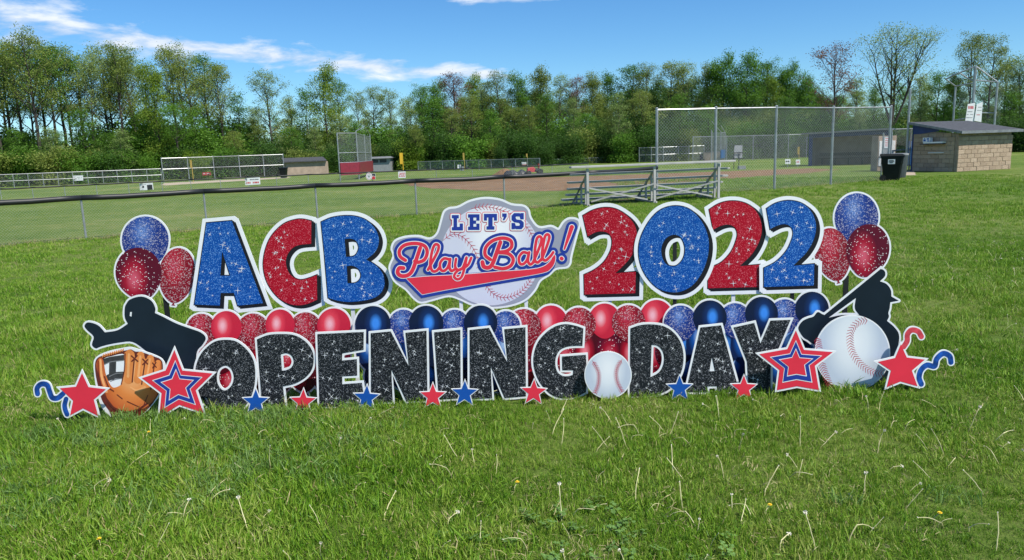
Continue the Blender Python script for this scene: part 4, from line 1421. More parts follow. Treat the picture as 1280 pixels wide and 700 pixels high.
sign_board('fence_sign', [(464.6, 217.2), (469.2, 217), (469.3, 224.2), (464.7, 224.5)], f2d(467), 'small dark and pink picture sign beside the round fence sign', [('print', [[(464.8, 217.4), (469, 217.2), (469, 220.4), (466.4, 219.4), (464.8, 220.8)]], 'ink'), ('print', [[(464.9, 221.3), (466.6, 219.9), (468.9, 221), (469, 224), (464.9, 224.2)]], 'inkred')])


def digit(x, y, w, h, k):
    s = 0.26 * w
    if k == '2':
        return [[(x, y), (x + w, y), (x + w, y + h * .58), (x + s, y + h * .58), (x + s, y + h - s), (x + w, y + h - s), (x + w, y + h), (x, y + h), (x, y + h * .42), (x + w - s, y + h * .42), (x + w - s, y + s), (x, y + s)]]
    return [[(x, y), (x + w, y), (x + w, y + h), (x, y + h)], [(x + s, y + s), (x + w - s, y + s), (x + w - s, y + h - s), (x + s, y + h - s)]]


sign_board('distance_sign', [(497.6, 214.6), (506.8, 214.2), (507.2, 222.2), (498, 222.7)], f2d(502), 'white distance sign reading 200 on the low outfield fence', [('print', digit(498.7, 216, 2.3, 5, '2') + digit(501.5, 215.9, 2.2, 5, '0') + digit(504.2, 215.8, 2.2, 5, '0'), 'inkred')])
ffd = G(97, 232.6).y - 0.12
sign_board('fence_sign', [(91.2, 219.6), (103.6, 219.2), (103.9, 225.6), (91.5, 226)], ffd, 'pale white sign on the far left fence', [('print', dashes(92.5, 102.5, 221.2, 0.7, 9, 4) + dashes(93, 102, 223.2, 0.7, 8, 5), 'grey')])
sign_board('fence_sign', [(253, 215.6), (263.6, 215.2), (263.8, 218.8), (253.2, 219.2)], G(258, 225.6).y - 0.1, 'small red sign on the fence left of the tan dugout', [('print', dashes(254, 263, 216.6, 1.0, 6, 6), 'signwhite')], mat='inkred')
sign_board('fence_sign', [(652, 202.8), (658, 202.5), (658.1, 206.2), (652.1, 206.5)], G(655, 211).y - 0.1, 'small white sign with a red edge on the middle far fence', [('print', [[(652.1, 205.7), (658, 205.4), (658, 206.1), (652.1, 206.4)]], 'inkred'), ('print', dashes(653, 657.5, 204.1, 0.4, 5, 7), 'grey')])
sign_board('fence_sign', [(571.8, 206), (576, 205.8), (576.1, 210.2), (571.9, 210.4)], G(574, 213).y - 0.1, 'small white notice on the middle far fence', [('print', dashes(572.4, 575.6, 207.4, 0.5, 3, 8), 'grey')])
sign_board('fence_sign', [(575.2, 208.2), (580, 208), (580.1, 213.2), (575.3, 213.4)], G(577, 213.5).y - 0.2, 'small grey notice below the white notice on the middle far fence', [('print', dashes(576, 579.6, 210, 0.5, 3, 9), 'ink')], mat='grey')
dS = 46.0 - 0.25
sign_board('backstop_banner', [(1209.8, 130), (1219, 128.6), (1217.6, 151.5), (1206.5, 152)], dS - 0.05, 'torn white banner with red heading on the tall right backstop', [('print', dashes(1210.5, 1217.5, 132.5, 3.6, 4, 10), 'inkred'), ('print', dashes(1209.5, 1217, 139, 1.0, 6, 11) + dashes(1208.6, 1216.6, 142.5, 1.0, 6, 12) + dashes(1208, 1216, 146.5, 1.0, 6, 13), 'grey')], 'banner')
sign_board('backstop_banner', [(1221, 130.6), (1228.6, 127.2), (1226.6, 152.6), (1217.8, 151)], dS - 0.1, 'white banner with grey lettering right of the torn banner', [('print', dashes(1221.8, 1227.4, 133.5, 1.0, 5, 14) + dashes(1221.4, 1227, 137.5, 1.0, 5, 15), 'grey'), ('print', dashes(1220.8, 1226.6, 143, 1.0, 5, 16), 'inkred')], 'banner')


def foul_pole(x, ytop, ypanel, ybase, label, side=-1, w=1.0, mat='dull_yellow'):
    p = G(x, ybase)
    t_ = tag(empty('foul_pole', (p.x, p.y, 0)), label, 'foul pole')
    zt, zp_ = AT(x, ytop, p.y).z, AT(x, ypanel, p.y).z
    m = MB()
    m.tube([(0, 0, -0.1), (0, 0, zt)], 0.028, 8)
    m.build('pole', M[mat], t_)
    m = MB()
    m.box(side * 0.03, side * (0.03 + 0.19 * w), -0.01, 0.01, zp_, zt)
    m.build('wing_panel', M[mat], t_)


foul_pole(504.5, 191, 205, 219, 'yellow foul pole above the distance sign', -1, 1.1, 'yellow')
foul_pole(581, 191, 200, 213.5, 'thin yellow foul pole above the middle far fence', -1, 0.5)
foul_pole(659.5, 192, 196, 211, 'short orange-yellow foul pole near the red mower', -1, 0.4)
foul_pole(242, 200, 210, 228, 'yellow foul pole behind the far left fence', -1, 0.5)
foul_pole(998.5, 183.5, 193, 204, 'yellow foul pole seen through the tall fence', -1, 0.5)
for (quad, d, lab) in (([(981.5, 199), (988, 198.8), (988.2, 204.8), (981.7, 205)], 47.5, 'white square fence notice left of the foul pole behind the tall fence'), ([(994.8, 199.6), (1000, 199.4), (1000.2, 205.4), (995, 205.6)], 47.6, 'white and red fence notice under the foul pole behind the tall fence')):
    tt = sign_board('field_notice', quad, d, lab, [('print', dashes(quad[0][0] + 1, quad[1][0] - 1, quad[0][1] + 2, 1.6, 2, 20), 'ink' if quad[0][0] < 990 else 'inkred')])
    m = MB()
    xm = (quad[0][0] + quad[1][0]) / 2
    q = AT(xm, quad[2][1] - 1, d + 0.03) - tt.location
    m.tube([q, (q.x, q.y, -tt.location.z - 0.05)], 0.02, 6)
    m.build('post', M['galv'], tt)

# ------------------------------------------------------------------ bleachers
B0, B2 = G(736, 258.4), G(899.5, 249.7)
u = (B2 - B0).normalized()
ang = math.atan2(u.y, u.x)
LB = (B2 - B0).length
t = tag(empty('bleachers', (B0.x, B0.y, 0), ang), 'silver aluminium bleachers seen from behind on the grass', 'bleachers')
rows = [(-0.02, 1.08, 'seat_plank', -0.5, 0.5), (0.30, 0.86, 'foot_plank', -0.38, 0.5), (0.58, 0.63, 'seat_plank', -0.38, 0.6), (0.88, 0.43, 'foot_plank', -0.3, 0.6), (1.18, 0.24, 'seat_plank', -0.25, 0.62), (1.48, 0.08, 'foot_plank', -0.30, 0.62)]
for yy, z, nm, ea, eb in rows:
    m = MB()
    m.box(ea, LB + eb, yy, yy + 0.24, z + 0.01, z + 0.065)
    m.build(nm, M['alu'], t, bevel=0.008)
for k in range(3):
    x = LB * k / 2
    for (yy, zt) in ((0.05, 1.06), (0.40, 0.85), (0.80, 0.60), (1.25, 0.235)):
        m = MB()
        w = 0.07 if yy < 0.1 else 0.05
        m.box(x - w / 2 + (0.06 if yy > 0.1 else 0), x + w / 2 + (0.06 if yy > 0.1 else 0), yy, yy + 0.05, -0.02, zt)
        m.build('upright', M['alu'], t)
    m = MB()
    m.bar((x + 0.03, 0.12, 0.98), (x + 0.03, 1.5, 0.05), 0.03, 0.05)
    m.build('side_rail', M['alu'], t)
    m = MB()
    m.bar((x + 0.03, 0.0, 0.03), (x + 0.03, 1.55, 0.03), 0.05, 0.05)
    m.build('base_runner', M['alu'], t)
for k in range(2):
    x = LB * k / 2
    for p, q in (((x + 0.02, -0.01, 0.52), (x + LB / 2 - 0.25, -0.01, 0.12)), ((x + 0.25, 0.50, 0.10), (x + LB / 2 - 0.02, 0.03, 0.56))):
        m = MB()
        m.bar(p, q, 0.012, 0.042)
        m.build('cross_brace', M['alu'], t)

# ------------------------------------------------------------------ block dugout, right
A40 = R(40)
Mp = G(1195.3, 214.9)
vl = (Vector((0, 0, CAM_H)) - Mp)
vl.z = 0
vd = (-vl).normalized()                        # view direction on the ground
side = Vector((vd.y, -vd.x, 0))                # to the right
dR = side * math.cos(R(50)) + vd * math.sin(R(50))    # along the long wall, right and away
dL = -(side * math.cos(R(40))) + vd * math.sin(R(40))  # along the short wall, left and away
LR, LL = 3.35, 2.45
t = tag(empty('block_dugout', (Mp.x, Mp.y, 0), math.atan2(dR.y, dR.x)), 'tan concrete block dugout with a dark sloping roof at the right', 'dugout')
# local frame: x along the long wall, y away along the short wall
hF, hB = 1.74, 2.26
m = MB()
m.add([(0.03, 0.03, 0), (LR - .03, .03, 0), (LR - .03, .18, 0), (.03, .18, 0), (.03, .03, hF - .01), (LR - .03, .03, hF - .01), (LR - .03, .18, hF - .01), (.03, .18, hF - .01)], [(0, 1, 2, 3), (4, 5, 6, 7), (0, 1, 5, 4), (1, 2, 6, 5), (2, 3, 7, 6), (3, 0, 4, 7)])
long_wall = m.build('long_wall', M['mortar'], t)
for xs, nm in ((0.03, 'end_wall'), (LR - 0.18, 'far_end_wall')):
    m = MB()
    m.add([(xs, 0.19, 0), (xs + .15, .19, 0), (xs + .15, LL, 0), (xs, LL, 0), (xs, .19, hF - .01), (xs + .15, .19, hF - .01), (xs + .15, LL, hB - .3), (xs, LL, hB - .3)], [(0, 1, 2, 3), (4, 5, 6, 7), (0, 1, 5, 4), (1, 2, 6, 5), (2, 3, 7, 6), (3, 0, 4, 7)])
    w_ = m.build(nm, M['mortar'], t)
    if nm == 'end_wall':
        end_wall = w_
bw, bh = 0.40, 0.198
blk = {}


def block_mesh(l):
    k = round(l, 3)
    if k not in blk:
        m_ = MB()
        j = 0.005
        m_.box(j, l - j, -0.03, 0.05, j, bh - j)
        me_ = m_.mesh('block')
        bm = bmesh.new()
        bm.from_mesh(me_)
        bmesh.ops.bevel(bm, geom=bm.edges[:], offset=0.008, segments=1, affect='EDGES')
        bm.to_mesh(me_)
        bm.free()
        me_.materials.append(M['block'])
        blk[k] = me_
    return blk[k]


nc = int(hF / bh)
for r_ in range(nc):
    x = 0.0
    first = True
    while x < LR - 0.02:
        l = bw if not (first and r_ % 2) else bw / 2
        first = False
        l = min(l, LR - x)
        o = link('block', block_mesh(l), None, long_wall)
        o.location = (x, random.uniform(-0.012, 0.004), r_ * bh)
        x += l
for r_ in range(int(hB / bh)):
    y = 0.19
    first = True
    while y < LL - 0.02:
        l = bw if not (first and r_ % 2 == 0) else bw / 2
        first = False
        l = min(l, LL - y)
        top = hF - 0.01 + (y + l / 2 - .19) / (LL - .19) * (hB - .3 - hF)
        if (r_ + 1) * bh < top + 0.03:
            o = link('block', block_mesh(l), None, end_wall)
            o.location = (0.03 + random.uniform(-0.010, 0.004) - 0.0, y + l, r_ * bh)
            o.rotation_euler = (0, 0, -math.pi / 2)
        y += l
m = MB()
ov = 0.22
m.add([(-ov, -0.3, hF), (LR + ov, -0.3, hF), (LR + ov, LL + .1, hB), (-ov, LL + .1, hB), (-ov, -0.3, hF + .10), (LR + ov, -0.3, hF + .10), (LR + ov, LL + .1, hB + .10), (-ov, LL + .1, hB + .10)], [(0, 1, 2, 3), (4, 5, 6, 7), (0, 1, 5, 4), (1, 2, 6, 5), (2, 3, 7, 6), (3, 0, 4, 7)])
roof = m.build('roof', M['roof'], t)
m = MB()
m.bar((-ov - .012, -0.325, hF + .035), (LR + ov + .012, -0.325, hF + .035), 0.05, 0.125)
m.build('fascia', M['roof_edge'], roof)
m = MB()
m.bar((-ov - .02, -0.29, hF + .05), (-ov - .02, LL + .1, hB + .05), 0.03, 0.11)
m.build('fascia', M['roof_edge'], roof)
m = MB()
m.add([(0.0, 1.05, hF + .13), (0.0, LL, hF + .13 - .12), (0.0, LL, hB - .03), (0.0, 1.05, hF + .19), (.03, 1.05, hF + .13), (.03, LL, hF + .13 - .12), (.03, LL, hB - .03), (.03, 1.05, hF + .19)], [(0, 1, 2, 3), (4, 5, 6, 7), (0, 1, 5, 4), (1, 2, 6, 5), (2, 3, 7, 6), (3, 0, 4, 7)])
m.build('blue_gable', M['bluepaint'], t)
m = MB()
m.box(-0.005, 0.04, LL + 0.005, LL + 0.07, 0, hB - 0.02)
m.build('corner_trim', M['bluepaint'], t)
# shelf with a small box and a bar on the end wall
sh = tag(empty('wall_shelf', t.matrix_basis @ Vector((0.0, 1.25, 1.32)), t.rotation_euler.z), 'small white ledge fixed to the end wall of the block dugout', 'shelf')
m = MB()
m.box(-0.24, -0.035, -0.62, 0.62, -0.05, 0.0)
m.build('shelf_board', M['ink'], sh)
m = MB()
m.box(-0.26, -0.04, -0.64, 0.40, 0.002, 0.07)
m.build('light_ledge', M['signwhite'], sh)
bx = tag(empty('printed_box', t.matrix_basis @ Vector((-0.15, 1.50, 1.394)), t.rotation_euler.z), 'small blue and white printed box on the dugout ledge', 'box')
m = MB()
m.box(-0.09, 0.09, -0.2, 0.2, 0, 0.2)
m.build('carton', M['signwhite'], bx, bevel=0.006)
m = MB()
for (y0, y1, z0, z1) in ((-.15, -.02, .1, .17), (.03, .16, .03, .12), (-.17, -.06, .02, .07), (.06, .13, .14, .18)):
    m.add([(-.092, y0, z0), (-.092, y1, z0), (-.092, y1, z1), (-.092, y0, z1)], [(0, 1, 2, 3)])
tag(m.build('print', M['blue'], bx), kind='stuff')
hb = tag(empty('wall_bar', t.matrix_basis @ Vector((-0.03, 1.1, 0.86)), t.rotation_euler.z), 'thin white bar on the dugout end wall below the ledge', 'bar')
m = MB()
m.box(-0.035, 0.0, -0.42, 0.42, 0, 0.035)
m.build('rail', M['signwhite'], hb)
# white stick leaning at the far end
# ------------------------------------------------------------------ blue dugout behind the tall fence
DL_, DR_ = G(1010, 207.6), G(1109, 205.6)
ud = (DR_ - DL_).normalized()
LD = (DR_ - DL_).length
t = tag(empty('blue_dugout', (DL_.x, DL_.y, 0), math.atan2(ud.y, ud.x)), 'open fronted dugout with blue posts and a bench behind the tall fence', 'dugout')
hh, dd = 1.92, 2.0
m = MB(); m.box(0.0, LD, dd, dd + 0.2, 0, hh); m.build('back_wall', M['farblock'], t)
m = MB(); m.box(0.0, 0.2, 0.25, dd - .002, 0, hh); m.build('side_wall', M['farblock'], t)
m = MB(); m.box(LD - 0.2, LD, 0.25, dd - .002, 0, hh); m.build('side_wall', M['farblock'], t)
m = MB()
m.add([(-.45, -.45, hh + .16), (LD + .3, -.45, hh + .26), (LD + .3, dd + .4, hh + .16), (-.45, dd + .4, hh + .06), (-.45, -.45, hh + .24), (LD + .3, -.45, hh + .34), (LD + .3, dd + .4, hh + .24), (-.45, dd + .4, hh + .14)], [(0, 1, 2, 3), (4, 5, 6, 7), (0, 1, 5, 4), (1, 2, 6, 5), (2, 3, 7, 6), (3, 0, 4, 7)])
m.build('roof', M['roof_edge'], t)
m = MB()
m.add([(-.02, .0, hh - .10), (LD + .02, .0, hh - .02), (LD + .02, .06, hh - .02), (-.02, .06, hh - .10), (-.02, .0, hh + .16), (LD + .02, .0, hh + .25), (LD + .02, .06, hh + .25), (-.02, .06, hh + .16)], [(0, 1, 2, 3), (4, 5, 6, 7), (0, 1, 5, 4), (1, 2, 6, 5), (2, 3, 7, 6), (3, 0, 4, 7)])
m.build('header_board', M['bluepaint'], t)
for x in (0.0, LD - 0.22):
    m = MB(); m.box(x, x + 0.22, 0.065, 0.24, 0, hh + .1); m.build('post', M['bluepaint'], t)
m = MB(); m.box(0.5, LD - 0.5, dd - .55, dd - .15, 0.42, 0.47); m.build('bench_seat', M['wood'], t)
m = MB(); m.box(0.5, LD - 0.5, dd - .12, dd - .07, 0.6, 0.8); m.build('bench_back', M['wood'], t)
for x in np.linspace(0.7, LD - 0.7, 5):
    m = MB(); m.box(x - .04, x + .04, dd - .5, dd - .2, 0, 0.418); m.build('bench_leg', M['wood'], t)
pf = [DL_ + Vector((0.6, -1.2, 0)), DL_ + ud * (LD * 0.55) + Vector((0, -1.2, 0)), DL_ + ud * LD + Vector((0, -1.2, 0))]

# ------------------------------------------------------------------ tan dugout, left
p0, p1 = G(359, 219.6), G(411, 217.4)
ud = (p1 - p0).normalized()
LD = (p1 - p0).length
t = tag(empty('tan_dugout', (p0.x, p0.y, 0), math.atan2(ud.y, ud.x)), 'far tan block dugout with a dark flat roof left of the maroon backstop', 'dugout')
m = MB(); m.box(0, LD, 0, 0.25, 0, 1.32); m.build('back_wall', M['farblock'], t)
m = MB(); m.box(0, 0.25, 0.252, 2.4, 0, 1.32); m.build('side_wall', M['farblock'], t)
m = MB(); m.box(LD - .25, LD, 0.252, 2.4, 0, 1.32); m.build('side_wall', M['farblock'], t)
m = MB()
m.add([(-.25, -.3, 1.325), (LD - .15, -.3, 1.325), (LD - .15, 2.6, 1.62), (-.25, 2.6, 1.62), (-.25, -.3, 1.43), (LD - .15, -.3, 1.43), (LD - .15, 2.6, 1.80), (-.25, 2.6, 1.80)], [(0, 1, 2, 3), (4, 5, 6, 7), (0, 1, 5, 4), (1, 2, 6, 5), (2, 3, 7, 6), (3, 0, 4, 7)])
m.build('roof', M['roof'], t)
# grey hut behind the maroon pads
p0 = G(446, 217.5)
t = tag(empty('grey_hut', (p0.x, p0.y + 9, 0)), 'low grey hut with dark windows behind the maroon backstop', 'hut')
m = MB(); m.box(-.3, 1.9, 0, 2.5, 0, 1.4); m.build('wall', M['grey'], t)
m = MB()
m.add([(-.5, -.3, 1.402), (2.1, -.3, 1.402), (2.1, 2.8, 1.402), (-.5, 2.8, 1.402), (-.2, .3, 1.6), (1.8, .3, 1.6), (1.8, 2.2, 1.6), (-.2, 2.2, 1.6)], [(0, 1, 2, 3), (4, 5, 6, 7), (0, 1, 5, 4), (1, 2, 6, 5), (2, 3, 7, 6), (3, 0, 4, 7)])
m.build('roof', M['roof_edge'], t)
for x in (-.15, .75):
    m = MB(); m.box(x, x + .75, -.02, 0.03, .95, 1.3); m.build('window', M['ink'], t)


# ------------------------------------------------------------------ bins and cabinets
def bin_thing(px, py, s, label, rz=0.0, detail=True):
    p = G(px, py)
    t_ = tag(empty('trash_can', (p.x, p.y, 0), rz), label, 'trash can')
    w0, w1, d0, d1, h = 0.25 * s, 0.31 * s, 0.27 * s, 0.36 * s, 0.92 * s
    m_ = MB()
    rings = [(0.03 * s, w0, d0), (0.62 * s, w1 * .96, d1 * .94), (0.64 * s, w1, d1), (h * .93, w1 * 1.03, d1 * 1.03), (h * .93, w1 * 1.1, d1 * 1.1), (h, w1 * 1.1, d1 * 1.1)]
    vs, fs = [], []
    for z, w, d in rings:
        c = 0.18
        vs += [(-w, -d * (1 - c), z), (-w * (1 - c), -d, z), (w * (1 - c), -d, z), (w, -d * (1 - c), z), (w, d * (1 - c), z), (w * (1 - c), d, z), (-w * (1 - c), d, z), (-w, d * (1 - c), z)]
    for i in range(len(rings) - 1):
        for k in range(8):
            fs.append((i * 8 + k, i * 8 + (k + 1) % 8, i * 8 + 8 + (k + 1) % 8, i * 8 + 8 + k))
    fs.append(tuple(range(8))[::-1])
    fs.append(tuple(range(len(vs) - 8, len(vs))))
    m_.add(vs, fs)
    m_.build('bin_body', M['can'], t_)
    m_ = MB()
    m_.add([(-w1 * 1.14, -d1 * 1.2, h + .004), (w1 * 1.14, -d1 * 1.2, h + .004), (w1 * 1.14, d1 * 1.2, h + .004), (-w1 * 1.14, d1 * 1.2, h + .004), (-w1 * .9, -d1 * .9, h + .075 * s), (w1 * .9, -d1 * .9, h + .075 * s), (w1 * .9, d1 * 1.15, h + .09 * s), (-w1 * .9, d1 * 1.15, h + .09 * s)], [(0, 1, 2, 3), (4, 5, 6, 7), (0, 1, 5, 4), (1, 2, 6, 5), (2, 3, 7, 6), (3, 0, 4, 7)])
    m_.build('lid', M['can'], t_, bevel=0.01)
    if detail:
        m_ = MB()
        m_.tube([(-w1 * 1.02, d1 * 1.22, h - .03), (w1 * 1.02, d1 * 1.22, h - .03)], 0.018 * s, 8)
        m_.build('handle', M['can'], t_)
        for sx in (-1, 1):
            m_ = MB()
            m_.tube([(sx * (w0 + .01), d0 + 0.02, 0.11 * s), (sx * (w0 + .07), d0 + 0.02, 0.11 * s)], 0.11 * s, 14)
            m_.build('wheel', M['rubber'], t_)
    return t_


tb = bin_thing(1114, 226, 1.03, 'black wheeled trash can with a white label beside the fence end', rz=R(62))
m = MB()
m.add([(-.12, 0, -.09), (.12, 0, -.09), (.12, 0, .09), (-.12, 0, .09), (-.12, .004, -.09), (.12, .004, -.09), (.12, .004, .09), (-.12, .004, .09)], [(0, 1, 2, 3), (4, 5, 6, 7), (0, 1, 5, 4), (1, 2, 6, 5), (2, 3, 7, 6), (3, 0, 4, 7)])
lab = m.build('paper_label', M['signwhite'], tb)
lab.rotation_euler = (0, 0, -math.pi / 2)
lab.location = (-0.349, 0.02, 0.74)
m = MB()
for i, (a, b, z) in enumerate(((-.09, .07, .035), (-.09, .09, -.01), (-.07, .05, -.05))):
    m.add([(a, -.003, z), (b, -.003, z), (b, -.003, z + .025), (a, -.003, z + .025)], [(0, 1, 2, 3)])
tag(m.build('print', M['ink'], lab), kind='stuff')
bin_thing(355, 222.6, 0.95, 'far dark bin in front of the left tan dugout', detail=False)
# grey round-topped barrel behind the can
p = G(1122.5, 222.5)
t = tag(empty('grey_barrel', (p.x, p.y, 0)), 'grey barrel with a pale rim behind the black trash can', 'barrel')
m = MB()
m.tube([(0, 0, 0), (0, 0, .05), (0, 0, .45), (0, 0, .92)], [.27, .28, .31, .33], 18)
m.build('barrel_body', M['lid'], t, smooth=False)
m = MB()
m.tube([(0, 0, .921), (0, 0, .99), (0, 0, 1.0)], [.345, .345, .30], 18)
m.build('rim', M['grey'], t)
# notice frame at the fence end
p = G(1104.5, 222)
t = tag(empty('notice_frame', (p.x, p.y, 0)), 'white paper notice on a grey frame of two posts by the trash can', 'notice')
for x in (-.12, .24):
    m = MB(); m.tube([(x, 0, -.05), (x + .02, 0, 1.86)], .03, 8); m.build('post', M['galv'], t)
m = MB(); m.box(-.09, .23, -.01, .01, 0.7, 1.7); m.build('backing', M['grey'], t)
m = MB(); m.box(-.06, .16, -.025, -.014, 1.22, 1.66); nb = m.build('paper', M['signwhite'], t)
m = MB()
for k in range(5):
    m.add([(-.03, -.028, 1.6 - k * .075), (.13 - .03 * (k % 2), -.028, 1.6 - k * .075), (.13 - .03 * (k % 2), -.028, 1.625 - k * .075), (-.03, -.028, 1.625 - k * .075)], [(0, 1, 2, 3)])
tag(m.build('print', M['inkred'], nb), kind='stuff')
p = G(1108, 213.5)
t = tag(empty('utility_cabinet', (p.x, p.y, 0), R(12)), 'pale beige utility cabinet behind the notice frame', 'cabinet')
m = MB(); m.box(-.55, .5, 0, .5, 0.0, 1.75); m.build('cabinet_body', M['farblock'], t, bevel=0.02)
m = MB(); m.box(.0, .42, -.03, -.002, 0.25, 1.5); m.build('door', M['signwhite'], t, bevel=0.01)
m = MB(); m.box(-.5, -.08, -.03, -.002, 0.25, 1.5); m.build('door', M['signwhite'], t, bevel=0.01)
p = G(1141, 207.5)
t = tag(empty('blue_wall_pad', (p.x, p.y, 0)), 'blue vinyl pad beside the left corner of the block dugout', 'pad')
m = MB(); m.box(-.28, .5, 0, .1, 0.05, 1.42); m.build('pad', M['bluepad'], t, bevel=0.02)
m = MB(); m.box(-.25, .47, .102, .14, 0.0, 1.3); m.build('backing_board', M['wood'], t)
# fence piece between the fence end and the block dugout
fence('gate_fence', [G(1112, 214.5), G(1136, 213), G(1150, 212)], 2.05, 'chain link gate panel between the cabinet and the block dugout', rails=(1.0, 0.5), top_extra=0.02, spacing=0.1, wire=0.0036, post_r=0.035, rail_r=0.028)
# panel on legs seen through the tall fence
p = G(921, 211.5)
t = tag(empty('easel_board', (p.x, p.y, 0)), 'grey board on dark legs seen through the tall fence', 'board')
m = MB(); m.add([(-.25, -.05, .72), (.32, -.05, .72), (.36, .05, 1.52), (-.15, .05, 1.52), (-.25, 0, .72), (.32, 0, .72), (.36, .1, 1.52), (-.15, .1, 1.52)], [(0, 1, 2, 3), (4, 5, 6, 7), (0, 1, 5, 4), (1, 2, 6, 5), (2, 3, 7, 6), (3, 0, 4, 7)]); m.build('panel', M['grey'], t)
for x in (-.22, .1):
    m = MB(); m.tube([(x, -.08, 0), (x, -.08, 1.1)], .022, 6); m.build('leg', M['ink'], t)
m = MB(); m.box(-.24, .3, -.1, -.07, 1.02, 1.08); m.build('crossbar', M['ink'], t)
p = G(928, 211.8)
t = tag(empty('grey_crate', (p.x, p.y, 0)), 'small grey crate on the ground beside the board on legs', 'crate')
m = MB(); m.box(-.22, .22, 0, .3, 0, .2); m.build('crate_body', M['grey'], t, bevel=0.01)
m = MB(); m.box(-.23, .23, -.01, .31, .202, .225); m.build('lid', M['alu'], t)
p = G(898.5, 211)
t = tag(empty('white_bucket', (p.x, p.y, 0)), 'small white bucket seen between the bleacher planks', 'bucket')
m = MB(); m.tube([(0, 0, 0), (0, 0, .36)], [.11, .14], 14); m.build('bucket_body', M['signwhite'], t)
m = MB(); m.tube([(0, 0, .362), (0, 0, .39)], [.15, .15], 14); m.build('lid', M['signwhite'], t)
# far small backstop + tan wall + chair seen through the tall fence
p0, p1, p2 = G(889, 204.5), G(900.5, 203.2), G(906, 202)
t = tag(empty('backstop', p0), 'small far backstop with a blue pad seen through the tall fence', 'backstop')
for p, z in ((p0, 2.9), (p1, 2.75), (p2, 2.7)):
    pipe(t, up(p, -.1), up(p, z), .045, 'post')
pipe(t, up(p1, 2.75), up(p0, 3.6), .035, 'rail'); pipe(t, up(p2, 2.7), up(p1, 3.3), .035, 'rail'); pipe(t, up(p1, 2.7), up(p2, 2.7), .035, 'rail')
chain_link(t, up(p0, 0), up(p1, 0), .1, 2.7, .14, .0045); chain_link(t, up(p1, 0), up(p2, 0), .1, 2.7, .14, .0045)
m = MB(); m.bar(up(p1, .75) - t.location + Vector((0, -.1, 0)), up(p2, .75) - t.location + Vector((0, -.1, 0)), .06, .75); m.build('wall_pad', M['bluepad'], t)
p = G(877, 203.5)
t = tag(empty('tan_wall', (p.x, p.y, 0)), 'low tan block wall of a far dugout seen above the bleachers', 'wall')
m = MB(); m.box(0.2, 2.0, 0, .25, 0, .95); m.build('block_wall', M['farblock'], t)
m = MB(); m.box(.15, 2.05, -.04, .29, .952, 1.0); m.build('coping', M['roof_edge'], t)
p = G(876.5, 205.5)
t = tag(empty('folding_chair', (p.x, p.y, 0)), 'black folding chair on the far infield behind the bleachers', 'chair')
m = MB(); m.box(-.13, .13, -.02, .02, .45, .85); m.build('backrest', M['tarp'], t)
m = MB(); m.box(-.16, .24, -.3, .1, .40, .44); m.build('seat', M['tarp'], t)
for x, y in ((-.14, -.28), (.2, -.28), (-.14, .08), (.2, .08)):
    m = MB(); m.tube([(x, y, 0), (x * .9, y, .4)], .015, 6); m.build('leg', M['tarp'], t)

# ------------------------------------------------------------------ mower and heap behind the fences
p = G(666, 218)
t = tag(empty('red_mower', (p.x, p.y, 0), R(10)), 'low red mower parked behind the outfield fence', 'mower')
m = MB(); m.add([(-.42, -.25, .16), (.30, -.25, .16), (.30, .25, .16), (-.42, .25, .16), (-.38, -.2, .46), (.05, -.2, .52), (.05, .2, .52), (-.38, .2, .46)], [(0, 1, 2, 3), (4, 5, 6, 7), (0, 1, 5, 4), (1, 2, 6, 5), (2, 3, 7, 6), (3, 0, 4, 7)]); m.build('hood', M['mred'], t, bevel=0.03)
m = MB(); m.box(.12, .62, -.28, .28, .2, .34); m.build('deck', M['tarp'], t, bevel=0.02)
m = MB(); m.box(.22, .45, -.16, .16, .34, .42); m.build('seat', M['tarp'], t, bevel=0.02)
m = MB(); m.box(.40, .46, -.15, .15, .42, .72); m.build('seat_back', M['mred'], t, bevel=0.015)
m = MB(); m.tube([(.1, 0, .45), (.2, 0, .66)], .018, 6); m.build('steering_column', M['tarp'], t)
for x, r in ((-.3, .14), (.5, .19)):
    for y in (-.28, .28):
        m = MB(); m.tube([(x, y - .05, r), (x, y + .05, r)], r, 14); m.build('wheel', M['rubber'], t)
p = G(646, 218.4)
t = tag(empty('tarp_heap', (p.x, p.y, 0)), 'dark heap of gear under a black tarp left of the red mower', 'heap')
vs, fs = [], []
nx_, ny_ = 26, 12
for j in range(ny_):
    for i in range(nx_):
        a, b = i / (nx_ - 1), j / (ny_ - 1)
        z = 0.50 * max(0, math.sin(math.pi * a)) ** 0.6 * max(0, math.sin(math.pi * b)) ** 0.5 * (0.75 + 0.25 * math.sin(7 * a + 2 * b) + 0.12 * math.sin(19 * a))
        vs.append((-0.95 + 1.75 * a, -.4 + .8 * b, z + random.uniform(-.015, .015)))
for j in range(ny_ - 1):
    for i in range(nx_ - 1):
        fs.append((j * nx_ + i, j * nx_ + i + 1, (j + 1) * nx_ + i + 1, (j + 1) * nx_ + i))
m = MB(); m.add(vs, fs); m.build('tarp', M['tarp'], t)
p = G(631, 218.6)
t = tag(empty('dirt_pile', (p.x, p.y, 0)), 'low brown pile of dirt left of the dark tarp heap', 'dirt pile')
vs, fs = [(0, 0, .46)], []
for k in range(14):
    a = 2 * math.pi * k / 14
    for r, z in ((.3, .38), (.62, .17), (.85, 0.0)):
        q = random.uniform(.88, 1.12)
        vs.append((math.cos(a) * r * q, math.sin(a) * r * q * .8, z * random.uniform(.85, 1.1)))
for k in range(14):
    k2 = (k + 1) % 14
    fs += [(0, 1 + 3 * k, 1 + 3 * k2)] + [(1 + 3 * k + i, 2 + 3 * k + i, 2 + 3 * k2 + i, 1 + 3 * k2 + i) for i in range(2)]
m = MB(); m.add(vs, fs); m.build('mound', M['dirt'], t)

